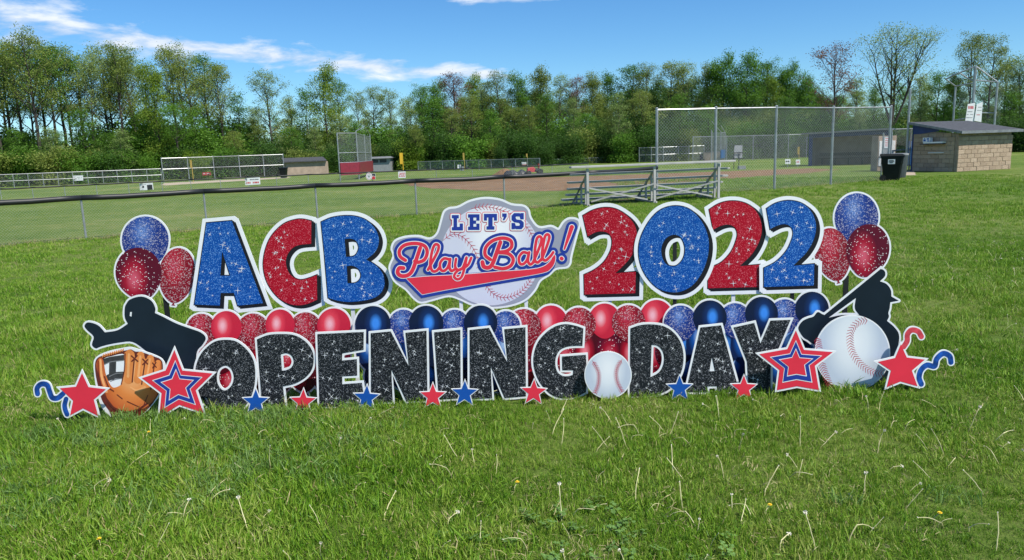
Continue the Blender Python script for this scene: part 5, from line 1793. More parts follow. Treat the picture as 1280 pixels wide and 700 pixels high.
# ------------------------------------------------------------------ trees
def leaf_cloud(vs, fs, c, r, n, size, rs, flat_=0.75):
    for _ in range(n):
        d = Vector((rs.gauss(0, 1), rs.gauss(0, 1), rs.gauss(0, flat_)))
        d = d.normalized() * (r * rs.random() ** 0.45)
        d.z *= flat_
        p = c + d
        a = Vector((rs.gauss(0, 1), rs.gauss(0, 1), rs.gauss(0, .6))).normalized()
        b = a.cross(Vector((rs.gauss(0, 1), rs.gauss(0, 1), rs.gauss(0, 1)))).normalized()
        s = size * rs.uniform(0.55, 1.25)
        k = len(vs)
        vs += [tuple(p - a * s * .5), tuple(p + b * s * .34), tuple(p + a * s * .6), tuple(p - b * s * .34)]
        fs.append((k, k + 1, k + 2, k + 3))


def make_tree(seed, H=15.0, crown0=0.38, spread=0.24, limbs=16, leaves=2600, leaf=0.42, clump=1.1, trunk_r=0.20, lean=0.03, fork=False, upward=0.9, twig=True, low=0.0):
    rs = random.Random(seed)
    tb_, lv, lf = MB(), [], []
    # trunk
    n = 9
    dx, dy = rs.uniform(-lean, lean), rs.uniform(-lean, lean)
    P = []
    wob = 0.0
    for i in range(n):
        f = i / (n - 1)
        P.append(Vector((dx * H * f + rs.uniform(-.012, .012) * H * f, dy * H * f + rs.uniform(-.012, .012) * H * f, H * f * (0.97))))
    stems = [(P, trunk_r)]
    if fork:
        for k in range(4):
            a = rs.uniform(0, 6.28) if k else 0.4
            f0 = rs.uniform(.12, .26)
            q0 = P[0].lerp(P[-1], f0)
            e = Vector((math.cos(a), math.sin(a), 0)) * H * rs.uniform(.18, .30)
            Q = [q0 + e * (t ** .9) + Vector((0, 0, (H * rs.uniform(.86, .96) - q0.z) * t)) for t in np.linspace(0, 1, 7)]
            stems.append((Q, trunk_r * .62))
    tips = []
    for P_, r0 in stems:
        m_ = len(P_)
        tb_.tube(P_, [r0 * (1 - 0.9 * i / (m_ - 1)) + .012 for i in range(m_)], 6, False)
        nl = limbs if P_ is P else limbs // 2
        for k in range(nl):
            f = crown0 + (0.97 - crown0) * ((k + rs.random()) / nl)
            if low and rs.random() < low:
                f = rs.uniform(.12, crown0)
            i = min(m_ - 2, int(f * (m_ - 1)))
            s = P_[i].lerp(P_[i + 1], f * (m_ - 1) - i)
            a = k * 2.4 + rs.uniform(-.6, .6)
            prof = math.sin(math.pi * min(1, max(.12, (f - crown0 * .7) / (1.08 - crown0 * .7)) ** .8)) * .85 + .18
            L_ = H * spread * prof * rs.uniform(.7, 1.2)
            dirv = Vector((math.cos(a), math.sin(a), upward * rs.uniform(.6, 1.3))).normalized()
            pts = [s]
            d = dirv.copy()
            for q in range(4):
                d = (d + Vector((rs.gauss(0, .16), rs.gauss(0, .16), .10 + rs.gauss(0, .08)))).normalized()
                pts.append(pts[-1] + d * L_ / 4)
            rr = max(.025, r0 * (1 - .82 * f) * .5)
            tb_.tube(pts, [rr * (1 - .8 * q / 4) + .008 for q in range(5)], 4, False)
            tips.append((pts[-1], 1.0))
            tips.append((pts[3], .9))
            if twig:
                for q in (1, 2, 3):
                    a2 = rs.uniform(0, 6.28)
                    e = (d + Vector((math.cos(a2), math.sin(a2), rs.uniform(-.1, .7))) * .9).normalized() * L_ * rs.uniform(.3, .5)
                    tb_.tube([pts[q], pts[q] + e * .5 + Vector((0, 0, .05 * L_)), pts[q] + e], [rr * .45, rr * .3, .008], 3, False)
                    tips.append((pts[q] + e, .85))
    tot = sum(w for _, w in tips)
    for p, w in tips:
        leaf_cloud(lv, lf, p, clump * rs.uniform(.7, 1.3), max(2, int(leaves * w / tot * rs.uniform(.4, 1.6))), leaf, rs)
    trunk_me = tb_.mesh('trunk')
    cm = bpy.data.meshes.new('crown')
    cm.from_pydata(lv, [], lf)
    cm.update()
    return trunk_me, cm, H


def make_bush(seed, H=4.0, W=3.4, leaves=7500, leaf=0.18):
    rs = random.Random(seed)
    tb_, lv, lf = MB(), [], []
    for k in range(9):
        a = rs.uniform(0, 6.28)
        r = W * .5 * rs.uniform(.2, 1.0)
        top = Vector((math.cos(a) * r, math.sin(a) * r, H * rs.uniform(.45, 1.0)))
        mid = Vector((top.x * .45, top.y * .45, top.z * .55))
        tb_.tube([(rs.uniform(-.2, .2), rs.uniform(-.2, .2), -0.05), mid, top], [.05, .035, .01], 4, False)
        for q, w in ((top, 1.0), (mid.lerp(top, .5), 1.0), (mid, .9), (mid * .6, .8)):
            leaf_cloud(lv, lf, Vector(q), W * .30 * rs.uniform(.7, 1.25), int(leaves / 36 * w), leaf, rs, .85)
    for _ in range(leaves // 5):
        a = rs.uniform(0, 6.28)
        r = W * .55 * math.sqrt(rs.random())
        leaf_cloud(lv, lf, Vector((math.cos(a) * r, math.sin(a) * r, H * .28 * rs.random() + .1)), .4, 1, leaf, rs)
    cm = bpy.data.meshes.new('foliage')
    cm.from_pydata(lv, [], lf)
    cm.update()
    return tb_.mesh('stems'), cm, H


def with_mat(me, mat):
    c = me.copy()
    c.materials.clear()
    c.materials.append(mat)
    return c


PROTO = {}


def proto(key, made, leaf_m, bark='bark'):
    tm, cm, H_ = made
    PROTO[key] = (with_mat(tm, M[bark]), with_mat(cm, M[leaf_m]), H_)


sp1 = make_tree(1, 16, .44, .22, 20, 7000, .165, .95, .24)
sp2 = make_tree(2, 16, .40, .20, 22, 6600, .16, .95, .20, lean=.06)
sp3 = make_tree(3, 16, .45, .24, 20, 7200, .17, 1.05, .25, lean=.05)
dn1 = make_tree(4, 14, .20, .27, 28, 15000, .21, 1.3, .20, low=.25)
dn2 = make_tree(5, 14, .16, .24, 30, 15000, .21, 1.25, .20, low=.3)
dn3 = make_tree(6, 14, .22, .31, 26, 15000, .22, 1.45, .22, low=.2)
vase = make_tree(7, 13, .34, .27, 20, 7500, .14, .95, .20, fork=True, upward=1.5)
redt = make_tree(8, 12, .30, .30, 24, 4600, .15, .95, .15, upward=1.1)
slim = make_tree(9, 12, .22, .20, 22, 6000, .16, .9, .13, lean=.05)
proto('sparse_olive', sp1, 'leafO'); proto('sparse_pale', sp2, 'leafP', 'bark_l'); proto('sparse_green', sp3, 'leafG'); proto('sparse_olive2', sp3, 'leafO')
proto('sparse_pale2', sp1, 'leafP'); proto('dense_green', dn1, 'leafG'); proto('dense_olive', dn2, 'leafO'); proto('dense_dark', dn3, 'leafD'); proto('dense_bright', dn1, 'leafY'); proto('dense_dark2', dn2, 'leafD'); proto('dense_green2', dn3, 'leafG')
proto('vase', vase, 'leafP'); proto('reddish', redt, 'leafR'); proto('slim_pale', slim, 'leafP', 'bark_l'); proto('slim_green', slim, 'leafG'); proto('slim_red', sp2, 'leafR')
bu = [make_bush(20 + k, 4.2 + .5 * k, 3.6 + .4 * (k % 2)) for k in range(3)]
for k, lm in enumerate(('leafG', 'leafD', 'leafY', 'leafO', 'leafP')):
    proto('bush%d' % k, bu[k % 3], lm)


def plant(key, x, ytop, dist, label, group, name, cat='tree', wide=1.0, parts=('trunk', 'crown')):
    """stand a copy so that its top is seen at photo pixel x, ytop, at the given distance"""
    base = G(x, 0, CAM_H)          # direction only
    d = ray(x, 215)
    d.z = 0
    d.normalize()
    p = Vector((d.x * dist, d.y * dist, 0))
    top = AT(x, ytop, p.y)
    h = max(1.0, top.z)
    tm, cm, H0 = PROTO[key]
    s = h / H0
    t_ = empty(name, (p.x, p.y, 0), random.uniform(0, 6.28))
    tag(t_, label, cat, group)
    t_.scale = (s * wide, s * wide, s)
    link(parts[0], tm, None, t_)
    link(parts[1], cm, None, t_)
    return t_


DESC = {'sparse_olive': 'tall olive-budding tree', 'sparse_pale': 'tall pale spring tree', 'sparse_green': 'tall thin green tree', 'sparse_olive2': 'tall wide olive-budding tree', 'sparse_pale2': 'tall thin pale spring tree', 'dense_green': 'full green tree', 'dense_olive': 'full olive tree',
        'dense_dark': 'full dark green tree', 'dense_bright': 'bright yellow-green tree', 'dense_dark2': 'narrow dark green tree', 'dense_green2': 'wide green tree', 'vase': 'vase shaped budding tree', 'reddish': 'reddish budding tree', 'slim_pale': 'small pale tree', 'slim_green': 'small slim green tree', 'slim_red': 'tall russet budding tree'}


MARKS = [(30, 'at the left edge'), (97, 'behind the pale sign on the far left fence'), (150, 'left of the far tall fence'), (205, 'behind the left end post of the far tall fence'), (255, 'behind the small red fence sign'), (310, 'behind the middle of the far tall fence'), (352, 'behind the far dark bin'), (390, 'above the tan dugout'), (440, 'behind the maroon backstop'), (480, 'right of the maroon backstop'), (512, 'behind the yellow foul pole'),
         (550, 'behind the left end of the middle far fence'), (600, 'behind the middle far fence'), (655, 'behind the red mower'), (700, 'left of the bleachers'), (745, 'behind the left half of the bleachers'), (800, 'left of the tall fence'), (850, 'behind the first panel of the tall fence'), (925, 'behind the second panel of the tall fence'), (990, 'left of the blue dugout'), (1040, 'behind the left half of the blue dugout'), (1085, 'behind the right half of the blue dugout'),
         (1125, 'above the trash can'), (1165, 'behind the left half of the block dugout'), (1215, 'behind the right backstop'), (1265, 'at the right edge')]


def zone(x):
    return min(MARKS, key=lambda q: abs(q[0] - x))[1], ('trees of the left wood' if x < 420 else 'trees of the middle wood' if x < 820 else 'trees of the right wood')


SPECIAL = {205: 'bright yellow-green tree standing among the bare tall trees at the left', 345: 'tall pale spring tree standing alone left of the backstop', 412: 'tall bright green tree rising directly above the backstop cage',
           1040: 'reddish budding tree left of the vase shaped tree', 1110: 'tall vase shaped tree with bare spreading limbs above the tall fence end', 1207: 'tall olive-budding tree rising above the right backstop', 570: 'russet brown budding tree in the middle of the wood', 678: 'full olive tree with rounded top behind the logo board'}
front = [
    (-22, 60, 'sparse_pale', 92, 1.0), (4, 52, 'sparse_olive', 90, 1.0), (20, 58, 'sparse_pale2', 96, 1.0), (36, 60, 'sparse_green', 93, .9), (55, 45, 'sparse_olive2', 88, .9), (78, 60, 'sparse_green', 94, .9), (97, 66, 'sparse_olive', 97, .85), (118, 72, 'sparse_pale', 92, .9), (140, 62, 'sparse_pale2', 95, 1.0), (160, 60, 'sparse_olive', 90, .9), (180, 61, 'sparse_pale', 93, 1.0), (205, 88, 'dense_bright', 86, .7),
    (226, 62, 'sparse_olive2', 92, .8), (248, 70, 'sparse_olive', 90, .9), (266, 74, 'sparse_green', 94, .9), (284, 84, 'sparse_olive2', 91, .9), (305, 118, 'slim_green', 96, 1.0), (322, 136, 'slim_pale', 98, 1.0), (345, 92, 'sparse_pale', 94, 1.15), (368, 122, 'slim_pale', 100, 1.0), (388, 112, 'slim_green', 98, 1.0), (412, 89, 'dense_bright', 92, .75), (430, 104, 'sparse_green', 95, .9), (455, 116, 'sparse_pale', 100, 1.0),
    (470, 112, 'sparse_pale2', 102, 1.0), (492, 114, 'sparse_pale', 100, 1.1), (515, 124, 'slim_pale', 104, 1.1), (533, 110, 'sparse_green', 100, 1.0), (550, 106, 'dense_green', 104, .7), (570, 95, 'slim_red', 100, 1.1), (592, 100, 'dense_bright', 103, .7), (612, 104, 'sparse_pale', 104, 1.0), (629, 94, 'sparse_olive', 103, 1.1), (652, 98, 'dense_green', 104, .7), (678, 92, 'dense_olive', 100, .85), (700, 96, 'sparse_pale', 104, 1.0),
    (722, 98, 'slim_red', 104, 1.0), (742, 99, 'dense_olive', 102, .8), (765, 97, 'dense_green', 104, .7), (790, 86, 'sparse_green', 104, 1.1), (812, 84, 'sparse_olive', 102, 1.0), (822, 110, 'dense_dark', 99, .75), (838, 82, 'sparse_olive2', 104, 1.0), (862, 80, 'sparse_pale', 105, 1.1), (884, 88, 'dense_olive', 104, .7), (905, 78, 'dense_green2', 103, .8), (932, 74, 'dense_green', 102, .75), (955, 80, 'sparse_green', 104, 1.1), (966, 100, 'dense_bright', 98, .6), (985, 88, 'dense_green2', 103, .7), (1006, 100, 'dense_green', 104, .7),
    (1040, 64, 'reddish', 88, 1.0), (1066, 100, 'slim_pale', 96, 1.1), (1110, 40, 'vase', 84, 1.0), (1088, 110, 'slim_green', 98, 1.0), (1145, 95, 'slim_pale', 96, 1.1), (1165, 92, 'slim_green', 94, 1.1), (1186, 100, 'dense_dark', 92, .6), (1207, 47, 'sparse_olive2', 86, .85), (1228, 52, 'sparse_olive', 88, .9), (1250, 74, 'slim_pale', 92, 1.2), (1272, 76, 'sparse_pale', 92, 1.1), (1298, 84, 'sparse_pale2', 94, 1.0),
]
for x, yt, key, dist, wide in front:
    zn, gr = zone(x)
    plant(key, x, yt, dist, SPECIAL.get(x, DESC[key] + ' ' + zn), gr, 'deciduous_tree', wide=wide)
rs = random.Random(5)
for x in (14, 44, 68, 90, 112, 150, 171, 192, 238, 275):
    key = rs.choice(['sparse_pale', 'sparse_pale2', 'sparse_olive', 'sparse_green'])
    zn, gr = zone(x)
    plant(key, x + rs.uniform(-4, 4), np.interp(x, [0, 60, 150, 275], [66, 62, 70, 88]) + rs.uniform(-4, 10), rs.uniform(97, 104), 'second-row ' + DESC[key] + ' ' + zn, gr, 'deciduous_tree', wide=rs.uniform(.85, 1.1))
# back rows, lower and darker, filling the wood
for x in list(range(535, 1040, 15)):
    key = rs.choice(['dense_green', 'dense_dark', 'dense_dark2', 'dense_olive', 'dense_green2', 'dense_dark'])
    zn, gr = zone(x)
    yt = np.interp(x, [540, 640, 760, 860, 930, 1040], [128, 116, 118, 104, 100, 116]) + rs.uniform(-4, 14)
    plant(key, x + rs.uniform(-5, 5), yt, rs.uniform(108, 118), 'lower ' + DESC[key].replace('tall ', '') + ' ' + zn, 'back row of the wood', 'deciduous_tree', wide=rs.uniform(.8, 1.05))
for x in list(range(322, 535, 24)) + list(range(1045, 1300, 22)):
    key = rs.choice(['sparse_pale', 'sparse_pale2', 'slim_pale', 'slim_green', 'sparse_green'])
    zn, gr = zone(x)
    yt = np.interp(x, [0, 250, 320, 540, 1045, 1150, 1280], [85, 95, 145, 128, 112, 110, 95]) + rs.uniform(-5, 16)
    plant(key, x + rs.uniform(-6, 6), yt, rs.uniform(102, 112), 'lower ' + DESC[key].replace('tall ', '') + ' ' + zn, 'back row of the wood', 'deciduous_tree', wide=rs.uniform(.8, 1.1))
# undergrowth
BD = {0: 'green', 1: 'dark green', 2: 'yellow-green', 3: 'olive', 4: 'pale green'}
for row, (d0, d1, step) in enumerate(((82, 86, 15), (88, 96, 17), (98, 104, 22))):
    for x in range(-30, 1310, step):
        if 1100 < x < 1290 and row == 0 and rs.random() < .4:
            continue
        k = rs.choice([0, 1, 1, 0, 1, 3, 2] if x < 540 else [0, 1, 1, 1, 1, 3])
        base_y = 212 - 0.035 * x
        hpx = {0: rs.uniform(7, 26), 1: rs.uniform(14, 42), 2: rs.uniform(24, 50)}[row]
        if 150 < x < 300 and row > 0:
            hpx *= 1.25
        if 300 < x < 540:
            hpx *= .85
        if x > 1040:
            hpx *= .75
        zn, gr = zone(x)
        lay = ('low', 'head-high', 'tall')[row]
        wd = rs.uniform(.85, 1.45)
        plant('bush%d' % k, x + rs.uniform(-6, 6), base_y - hpx, rs.uniform(d0, d1), ('narrow ' if wd < 1.05 else 'wide ' if wd > 1.25 else '') + lay + ' ' + BD[k] + ' bush ' + zn, 'undergrowth along the wood', 'bush', 'bush', wide=wd, parts=('stems', 'foliage'))
# thin young trees standing among the bushes
for x in range(-10, 1300, 24):
    if 880 < x < 1120 and rs.random() < .5:
        continue
    key = rs.choice(['slim_pale', 'slim_green', 'slim_green', 'sparse_olive', 'sparse_green'])
    zn, gr = zone(x)
    plant(key, x + rs.uniform(-9, 9), 212 - 0.035 * x - rs.uniform(38, 72) * (.75 if 300 < x < 540 or x > 1040 else 1.0), rs.uniform(83, 92), 'young ' + DESC[key].replace('tall ', '').replace('small ', '') + ' ' + zn, 'young trees among the bushes', 'deciduous_tree', wide=rs.uniform(1.0, 1.5))
# the wood goes on a little past both edges of the view
for x, sd in [(-50 - 34 * k, 'left') for k in range(9)] + [(1322 + 34 * k, 'right') for k in range(9)]:
    key = rs.choice(['sparse_olive', 'sparse_pale', 'dense_green', 'sparse_green'])
    plant(key, x, 212 - 0.035 * x - rs.uniform(100, 140), rs.uniform(90, 100), DESC[key] + ' just outside the view on the ' + sd, 'trees past the edges of the view', 'deciduous_tree')
    plant('bush%d' % rs.choice([0, 1]), x + 15, 212 - 0.035 * x - rs.uniform(22, 44), rs.uniform(84, 92), 'green bush just outside the view on the ' + sd, 'bushes past the edges of the view', 'bush', 'bush', wide=1.4, parts=('stems', 'foliage'))

# ------------------------------------------------------------------ grass
def tuft_mesh(seed, n, rad, lmin, lmax, width, mat_ids=(0,), droop=0.45, straw=0.0):
    rs = random.Random(seed)
    vs, fs, mi = [], [], []
    for _ in range(n):
        a = rs.uniform(0, 6.28)
        r = rad * math.sqrt(rs.random())
        p = Vector((math.cos(a) * r, math.sin(a) * r, -0.004))
        b = rs.uniform(0, 6.28)
        d = Vector((math.cos(b), math.sin(b), 0))
        L_ = rs.uniform(lmin, lmax) * (0.65 + .35 * rs.random())
        w = width * rs.uniform(.65, 1.25)
        s = Vector((-d.y, d.x, 0))
        ln = rs.random() ** 1.6 * droop * 1.6 + 0.08
        m1 = p + d * L_ * .5 * ln * .55 + Vector((0, 0, L_ * .52))
        tp = p + d * L_ * ln + Vector((0, 0, L_ * (1.0 - .45 * ln)))
        k = len(vs)
        vs += [tuple(p - s * w * .5), tuple(p + s * w * .5), tuple(m1 - s * w * .45), tuple(m1 + s * w * .45), tuple(tp)]
        fs += [(k, k + 1, k + 3, k + 2), (k + 2, k + 3, k + 4)]
        q = 1 if rs.random() < straw else 0
        mi += [q, q]
    me = bpy.data.meshes.new('grass_tuft')
    me.from_pydata(vs, [], fs)
    me.polygons.foreach_set('material_index', mi)
    me.update()
    return me


def clover_mesh(seed):
    rs = random.Random(seed)
    vs, fs = [], []
    for _ in range(9):
        a = rs.uniform(0, 6.28)
        r = .05 * math.sqrt(rs.random())
        c = Vector((math.cos(a) * r, math.sin(a) * r, rs.uniform(.03, .07)))
        for k in range(3):
            b = a + k * 2.094
            q = c + Vector((math.cos(b), math.sin(b), rs.uniform(-.1, .25))) * .0085
            n0 = len(vs)
            for j in range(6):
                g_ = j * 1.047
                vs.append(tuple(q + Vector((math.cos(g_) * .0085, math.sin(g_) * .0085, rs.uniform(-.0015, .0015)))))
            fs.append(tuple(range(n0, n0 + 6)))
    me = bpy.data.meshes.new('clover_tuft')
    me.from_pydata(vs, [], fs)
    me.update()
    return me


lib = bpy.data.collections.new('grass_tufts')


def lib_obj(name, me, mats):
    for m_ in mats:
        me.materials.append(m_)
    o = bpy.data.objects.new(name, me)
    lib.objects.link(o)
    return o


def scatter(name, pts, scl, objs, label, seed, tilt=0.18):
    """one object: a cloud of points, each carrying a tuft picked from a few shapes"""
    n = len(pts)
    me = bpy.data.meshes.new(name)
    me.vertices.add(n)
    me.vertices.foreach_set('co', np.asarray(pts, np.float32).ravel())
    at = me.attributes.new('size', 'FLOAT', 'POINT')
    at.data.foreach_set('value', np.asarray(scl, np.float32))
    rs_ = np.random.default_rng(seed)
    rot = np.stack([rs_.normal(0, tilt, n), rs_.normal(0, tilt, n), rs_.uniform(0, 6.283, n)], 1).astype(np.float32)
    ar = me.attributes.new('turn', 'FLOAT_VECTOR', 'POINT')
    ar.data.foreach_set('vector', rot.ravel())
    ai = me.attributes.new('pick', 'INT', 'POINT')
    ai.data.foreach_set('value', rs_.integers(0, len(objs), n).astype(np.int32))
    o = link(name, me)
    tag(o, label, name.replace('_', ' '), kind='stuff')
    sub = bpy.data.collections.new(name + '_shapes')
    for q in objs:
        sub.objects.link(q)
    ng = bpy.data.node_groups.new(name, 'GeometryNodeTree')
    ng.interface.new_socket('Geometry', in_out='INPUT', socket_type='NodeSocketGeometry')
    ng.interface.new_socket('Geometry', in_out='OUTPUT', socket_type='NodeSocketGeometry')
    N = ng.nodes
    gi, go = N.new('NodeGroupInput'), N.new('NodeGroupOutput')
    iop = N.new('GeometryNodeInstanceOnPoints')
    ci = N.new('GeometryNodeCollectionInfo')
    ci.inputs['Collection'].default_value = sub
    ci.inputs['Separate Children'].default_value = True
    ci.inputs['Reset Children'].default_value = True
    iop.inputs['Pick Instance'].default_value = True

    def attr(nm, typ):
        a = N.new('GeometryNodeInputNamedAttribute')
        a.data_type = typ
        a.inputs[0].default_value = nm
        return a.outputs[0]
    lk = ng.links.new
    lk(gi.outputs[0], iop.inputs['Points'])
    lk(ci.outputs[0], iop.inputs['Instance'])
    lk(attr('pick', 'INT'), iop.inputs['Instance Index'])
    lk(attr('turn', 'FLOAT_VECTOR'), iop.inputs['Rotation'])
    lk(attr('size', 'FLOAT'), iop.inputs['Scale'])
    lk(iop.outputs[0], go.inputs[0])
    md = o.modifiers.new('scatter', 'NODES')
    md.node_group = ng
    return o


def field_noise(x, y, k=1.0, seed=0):
    r_ = np.random.default_rng(seed)
    v = np.zeros_like(x)
    for i in range(7):
        fx, fy, ph = r_.normal(0, k, 3)
        v += np.sin(fx * x + fy * y + ph * 6)
    return v / 7 * 1.9


def ring_points(r0, r1, dens, seed, half=46):
    r_ = np.random.default_rng(seed)
    ar_ = R(half) * (r1 * r1 - r0 * r0)
    n = int(ar_ * dens)
    rr = np.sqrt(r_.uniform(r0 * r0, r1 * r1, n))
    a = r_.uniform(-R(half), R(half), n)
    return rr * np.sin(a), rr * np.cos(a), r_


gA = [lib_obj('grass_tuft', tuft_mesh(100 + k, 26, .055, .035, .075, .0034, straw=.09), [M['grass'], M['straw']]) for k in range(4)]
gB = [lib_obj('long_grass_tuft', tuft_mesh(120 + k, 22, .06, .06, .12, .0048, droop=.6), [M['grass2'], M['straw']]) for k in range(3)]
gC = [lib_obj('clover_tuft', clover_mesh(140 + k), [M['clover']]) for k in range(3)]
gF = [lib_obj('far_grass_tuft', tuft_mesh(160 + k, 30, .12, .04, .085, .008, straw=.05), [M['grass'], M['straw']]) for k in range(3)]
gS = [lib_obj('dry_grass_tuft', tuft_mesh(180 + k, 10, .08, .10, .26, .006, droop=.5), [M['straw'], M['straw']]) for k in range(3)]

X, Y, S, = [], [], []
for r0, r1, dens, sc in ((1.9, 4.6, 1000, 1.0), (4.6, 6.5, 600, 1.1), (6.5, 9.5, 320, 1.3)):
    x, y, r_ = ring_points(r0, r1, dens, int(r0 * 100))
    nz = field_noise(x, y, 2.2, 3)
    s = sc * (0.82 + 0.30 * nz) * r_.uniform(.6, 1.4, len(x))
    X.append(x); Y.append(y); S.append(np.clip(s, .3, 1.9))
x, y, s = np.concatenate(X), np.concatenate(Y), np.concatenate(S)
scatter('lawn_grass', np.stack([x, y, np.zeros_like(x)], 1), s, gA, 'short green lawn grass around the yard signs', 1, .3)
# coarse lighter clumps, mostly at the left foreground
x, y, r_ = ring_points(2.0, 5.2, 240, 77)
w = field_noise(x, y, 1.6, 9) + 1.1 * np.exp(-(((x + 1.35) / .75) ** 2 + ((y - 3.45) / .6) ** 2)) - .35
k = w > r_.uniform(.0, .8, len(x))
scatter('coarse_grass', np.stack([x[k], y[k], np.zeros(k.sum())], 1), r_.uniform(.7, 1.15, k.sum()), gB, 'coarse blue-green grass clumps in the left foreground', 2, .3)
x, y, r_ = ring_points(2.0, 4.2, 260, 78)
w = field_noise(x, y, 1.5, 21) * .35 + 1.0 * np.exp(-(((x - .35) / .6) ** 2 + ((y - 2.85) / .35) ** 2)) - .25
k = (w > r_.uniform(.1, 1.3, len(x)))
scatter('clover', np.stack([x[k], y[k], np.zeros(k.sum())], 1), r_.uniform(.5, .75, k.sum()), gC, 'patches of small round clover leaves in the lawn', 3, .15)
X, Y, S = [], [], []
for r0, r1, dens, sc in ((9.5, 14, 120, .85), (14, 22, 50, 1.1), (22, 36, 16, 1.5)):
    x, y, r_ = ring_points(r0, r1, dens, int(r0 * 100) + 1, 42)
    s = sc * (0.8 + .25 * field_noise(x, y, .9, 5)) * r_.uniform(.7, 1.2, len(x))
    line_y = np.interp(x, [p[0] for p in near_pts], [p[1] for p in near_pts])
    keep = (y < line_y + .1) | (x > 4.8)
    keep &= ~((x > 17) & (y > 31))
    X.append(x[keep]); Y.append(y[keep]); S.append(s[keep])
x, y, s = np.concatenate(X), np.concatenate(Y), np.concatenate(S)
scatter('far_lawn_grass', np.stack([x, y, np.zeros_like(x)], 1), np.clip(s, .4, 2.4), gF, 'mown lawn grass between the signs and the near fence', 4)
# dry uncut grass along the fence foot, and scattered
r_ = np.random.default_rng(31)
px, py, ps = [], [], []
for (ax, ay), (bx, by) in zip(near_pts[2:], near_pts[3:]):
    n = 46
    t_ = r_.random(n)
    px.append(ax + (bx - ax) * t_ + r_.normal(0, .12, n)); py.append(ay + (by - ay) * t_ + r_.normal(-.05, .16, n)); ps.append(r_.uniform(.5, 1.1, n))
for i in range(len(tall) - 1):
    n = 26
    t_ = r_.random(n)
    px.append(tall[i].x + (tall[i + 1].x - tall[i].x) * t_ + r_.normal(0, .15, n)); py.append(tall[i].y + (tall[i + 1].y - tall[i].y) * t_ + r_.normal(0, .2, n)); ps.append(r_.uniform(.5, 1.0, n))
n = 700
rr, aa = np.sqrt(r_.uniform(5.5 ** 2, 18 ** 2, n)), r_.uniform(-R(40), R(40), n)
px.append(rr * np.sin(aa)); py.append(rr * np.cos(aa)); ps.append(r_.uniform(.3, .6, n))
px, py, ps = np.concatenate(px), np.concatenate(py), np.concatenate(ps)
line_y = np.interp(px, [p[0] for p in near_pts], [p[1] for p in near_pts])
k = (py < line_y + .3) | (px > 4.8)
scatter('dry_grass', np.stack([px[k], py[k], np.zeros(k.sum())], 1), ps[k], gS, 'pale dry uncut grass stems along the fence foot', 5, .3)
x, y, r_ = ring_points(2.0, 6.5, 95, 91)
w = field_noise(x, y, 2.6, 41)
k = w > r_.uniform(-.5, 1.4, len(x))
gT = [lib_obj('thatch_tuft', tuft_mesh(200 + q, 14, .07, .03, .075, .0032, droop=1.1), [M['straw'], M['straw']]) for q in range(3)]
scatter('dead_thatch', np.stack([x[k], y[k], np.full(k.sum(), .012)], 1), r_.uniform(.5, 1.1, k.sum()), gT, 'dead straw coloured clippings lying in the near lawn', 8, .6)
soil = []
for (ax, ay) in near_pts[1:]:
    soil.append(Vector((ax, ay - .10, 0)))
for (ax, ay) in reversed(near_pts[1:]):
    soil.append(Vector((ax + .02, ay + .16, 0)))
tag(sheet('fence_dirt_strip', soil, 0.004, plain('bare_soil', (0.12, 0.085, 0.05), .95, var=.3, scale=4), .05, 5), 'bare soil strip under the near fence', kind='structure')


# ------------------------------------------------------------------ dandelions
def dandelion(seed, L_, bend, kind):
    rs_ = random.Random(seed)
    P = []
    ang_, p = rs_.uniform(.05, .3), Vector((0, 0, -.01))
    for i in range(7):
        P.append(p.copy())
        ang_ += bend / 6 + rs_.gauss(0, .13) + (rs_.choice((0, 0, .9)) if i == 3 else 0)
        p = p + Vector((math.sin(ang_), rs_.uniform(-.08, .08), math.cos(ang_))) * L_ / 6
    P = [Vector((q.x, q.y, max(q.z, .035 if i else -.01))) for i, q in enumerate(P)]
    m_ = MB()
    m_.tube(P, [.0030] * 4 + [.0024] * 3, 5, False)
    stem = m_.mesh('stalk')
    stem.materials.append(M['stalk'])
    h = MB()
    e = P[-1]
    if kind == 'seed':
        for k in range(26):
            dv = Vector((rs_.gauss(0, 1), rs_.gauss(0, 1), rs_.gauss(.3, 1))).normalized()
            sv = dv.orthogonal().normalized() * .0022
            h.add([e, e + dv * .011 - sv, e + dv * .013, e + dv * .011 + sv], [(0, 1, 2, 3)])
        hm = h.mesh('seed_head')
        hm.materials.append(M['seed'])
    elif kind == 'bare':
        h.tube([e, e + Vector((.002, 0, .006))], [.0036, .0022], 5)
        hm = h.mesh('bare_head')
        hm.materials.append(M['seed'])
    else:
        for k in range(14):
            a = k * .449
            for rr_, zz in ((.016, .004), (.010, .008)):
                c, s = math.cos(a + rr_ * 30), math.sin(a + rr_ * 30)
                h.add([e + Vector((-s * .002, c * .002, .002)), e + Vector((c * rr_, s * rr_, zz)) + Vector((-s * .003, c * .003, 0)), e + Vector((c * rr_, s * rr_, zz)) + Vector((s * .003, -c * .003, 0)), e + Vector((s * .002, -c * .002, .002))], [(0, 1, 2, 3)])
        hm = h.mesh('flower_head')
        hm.materials.append(M['dflower'])
    return stem, hm


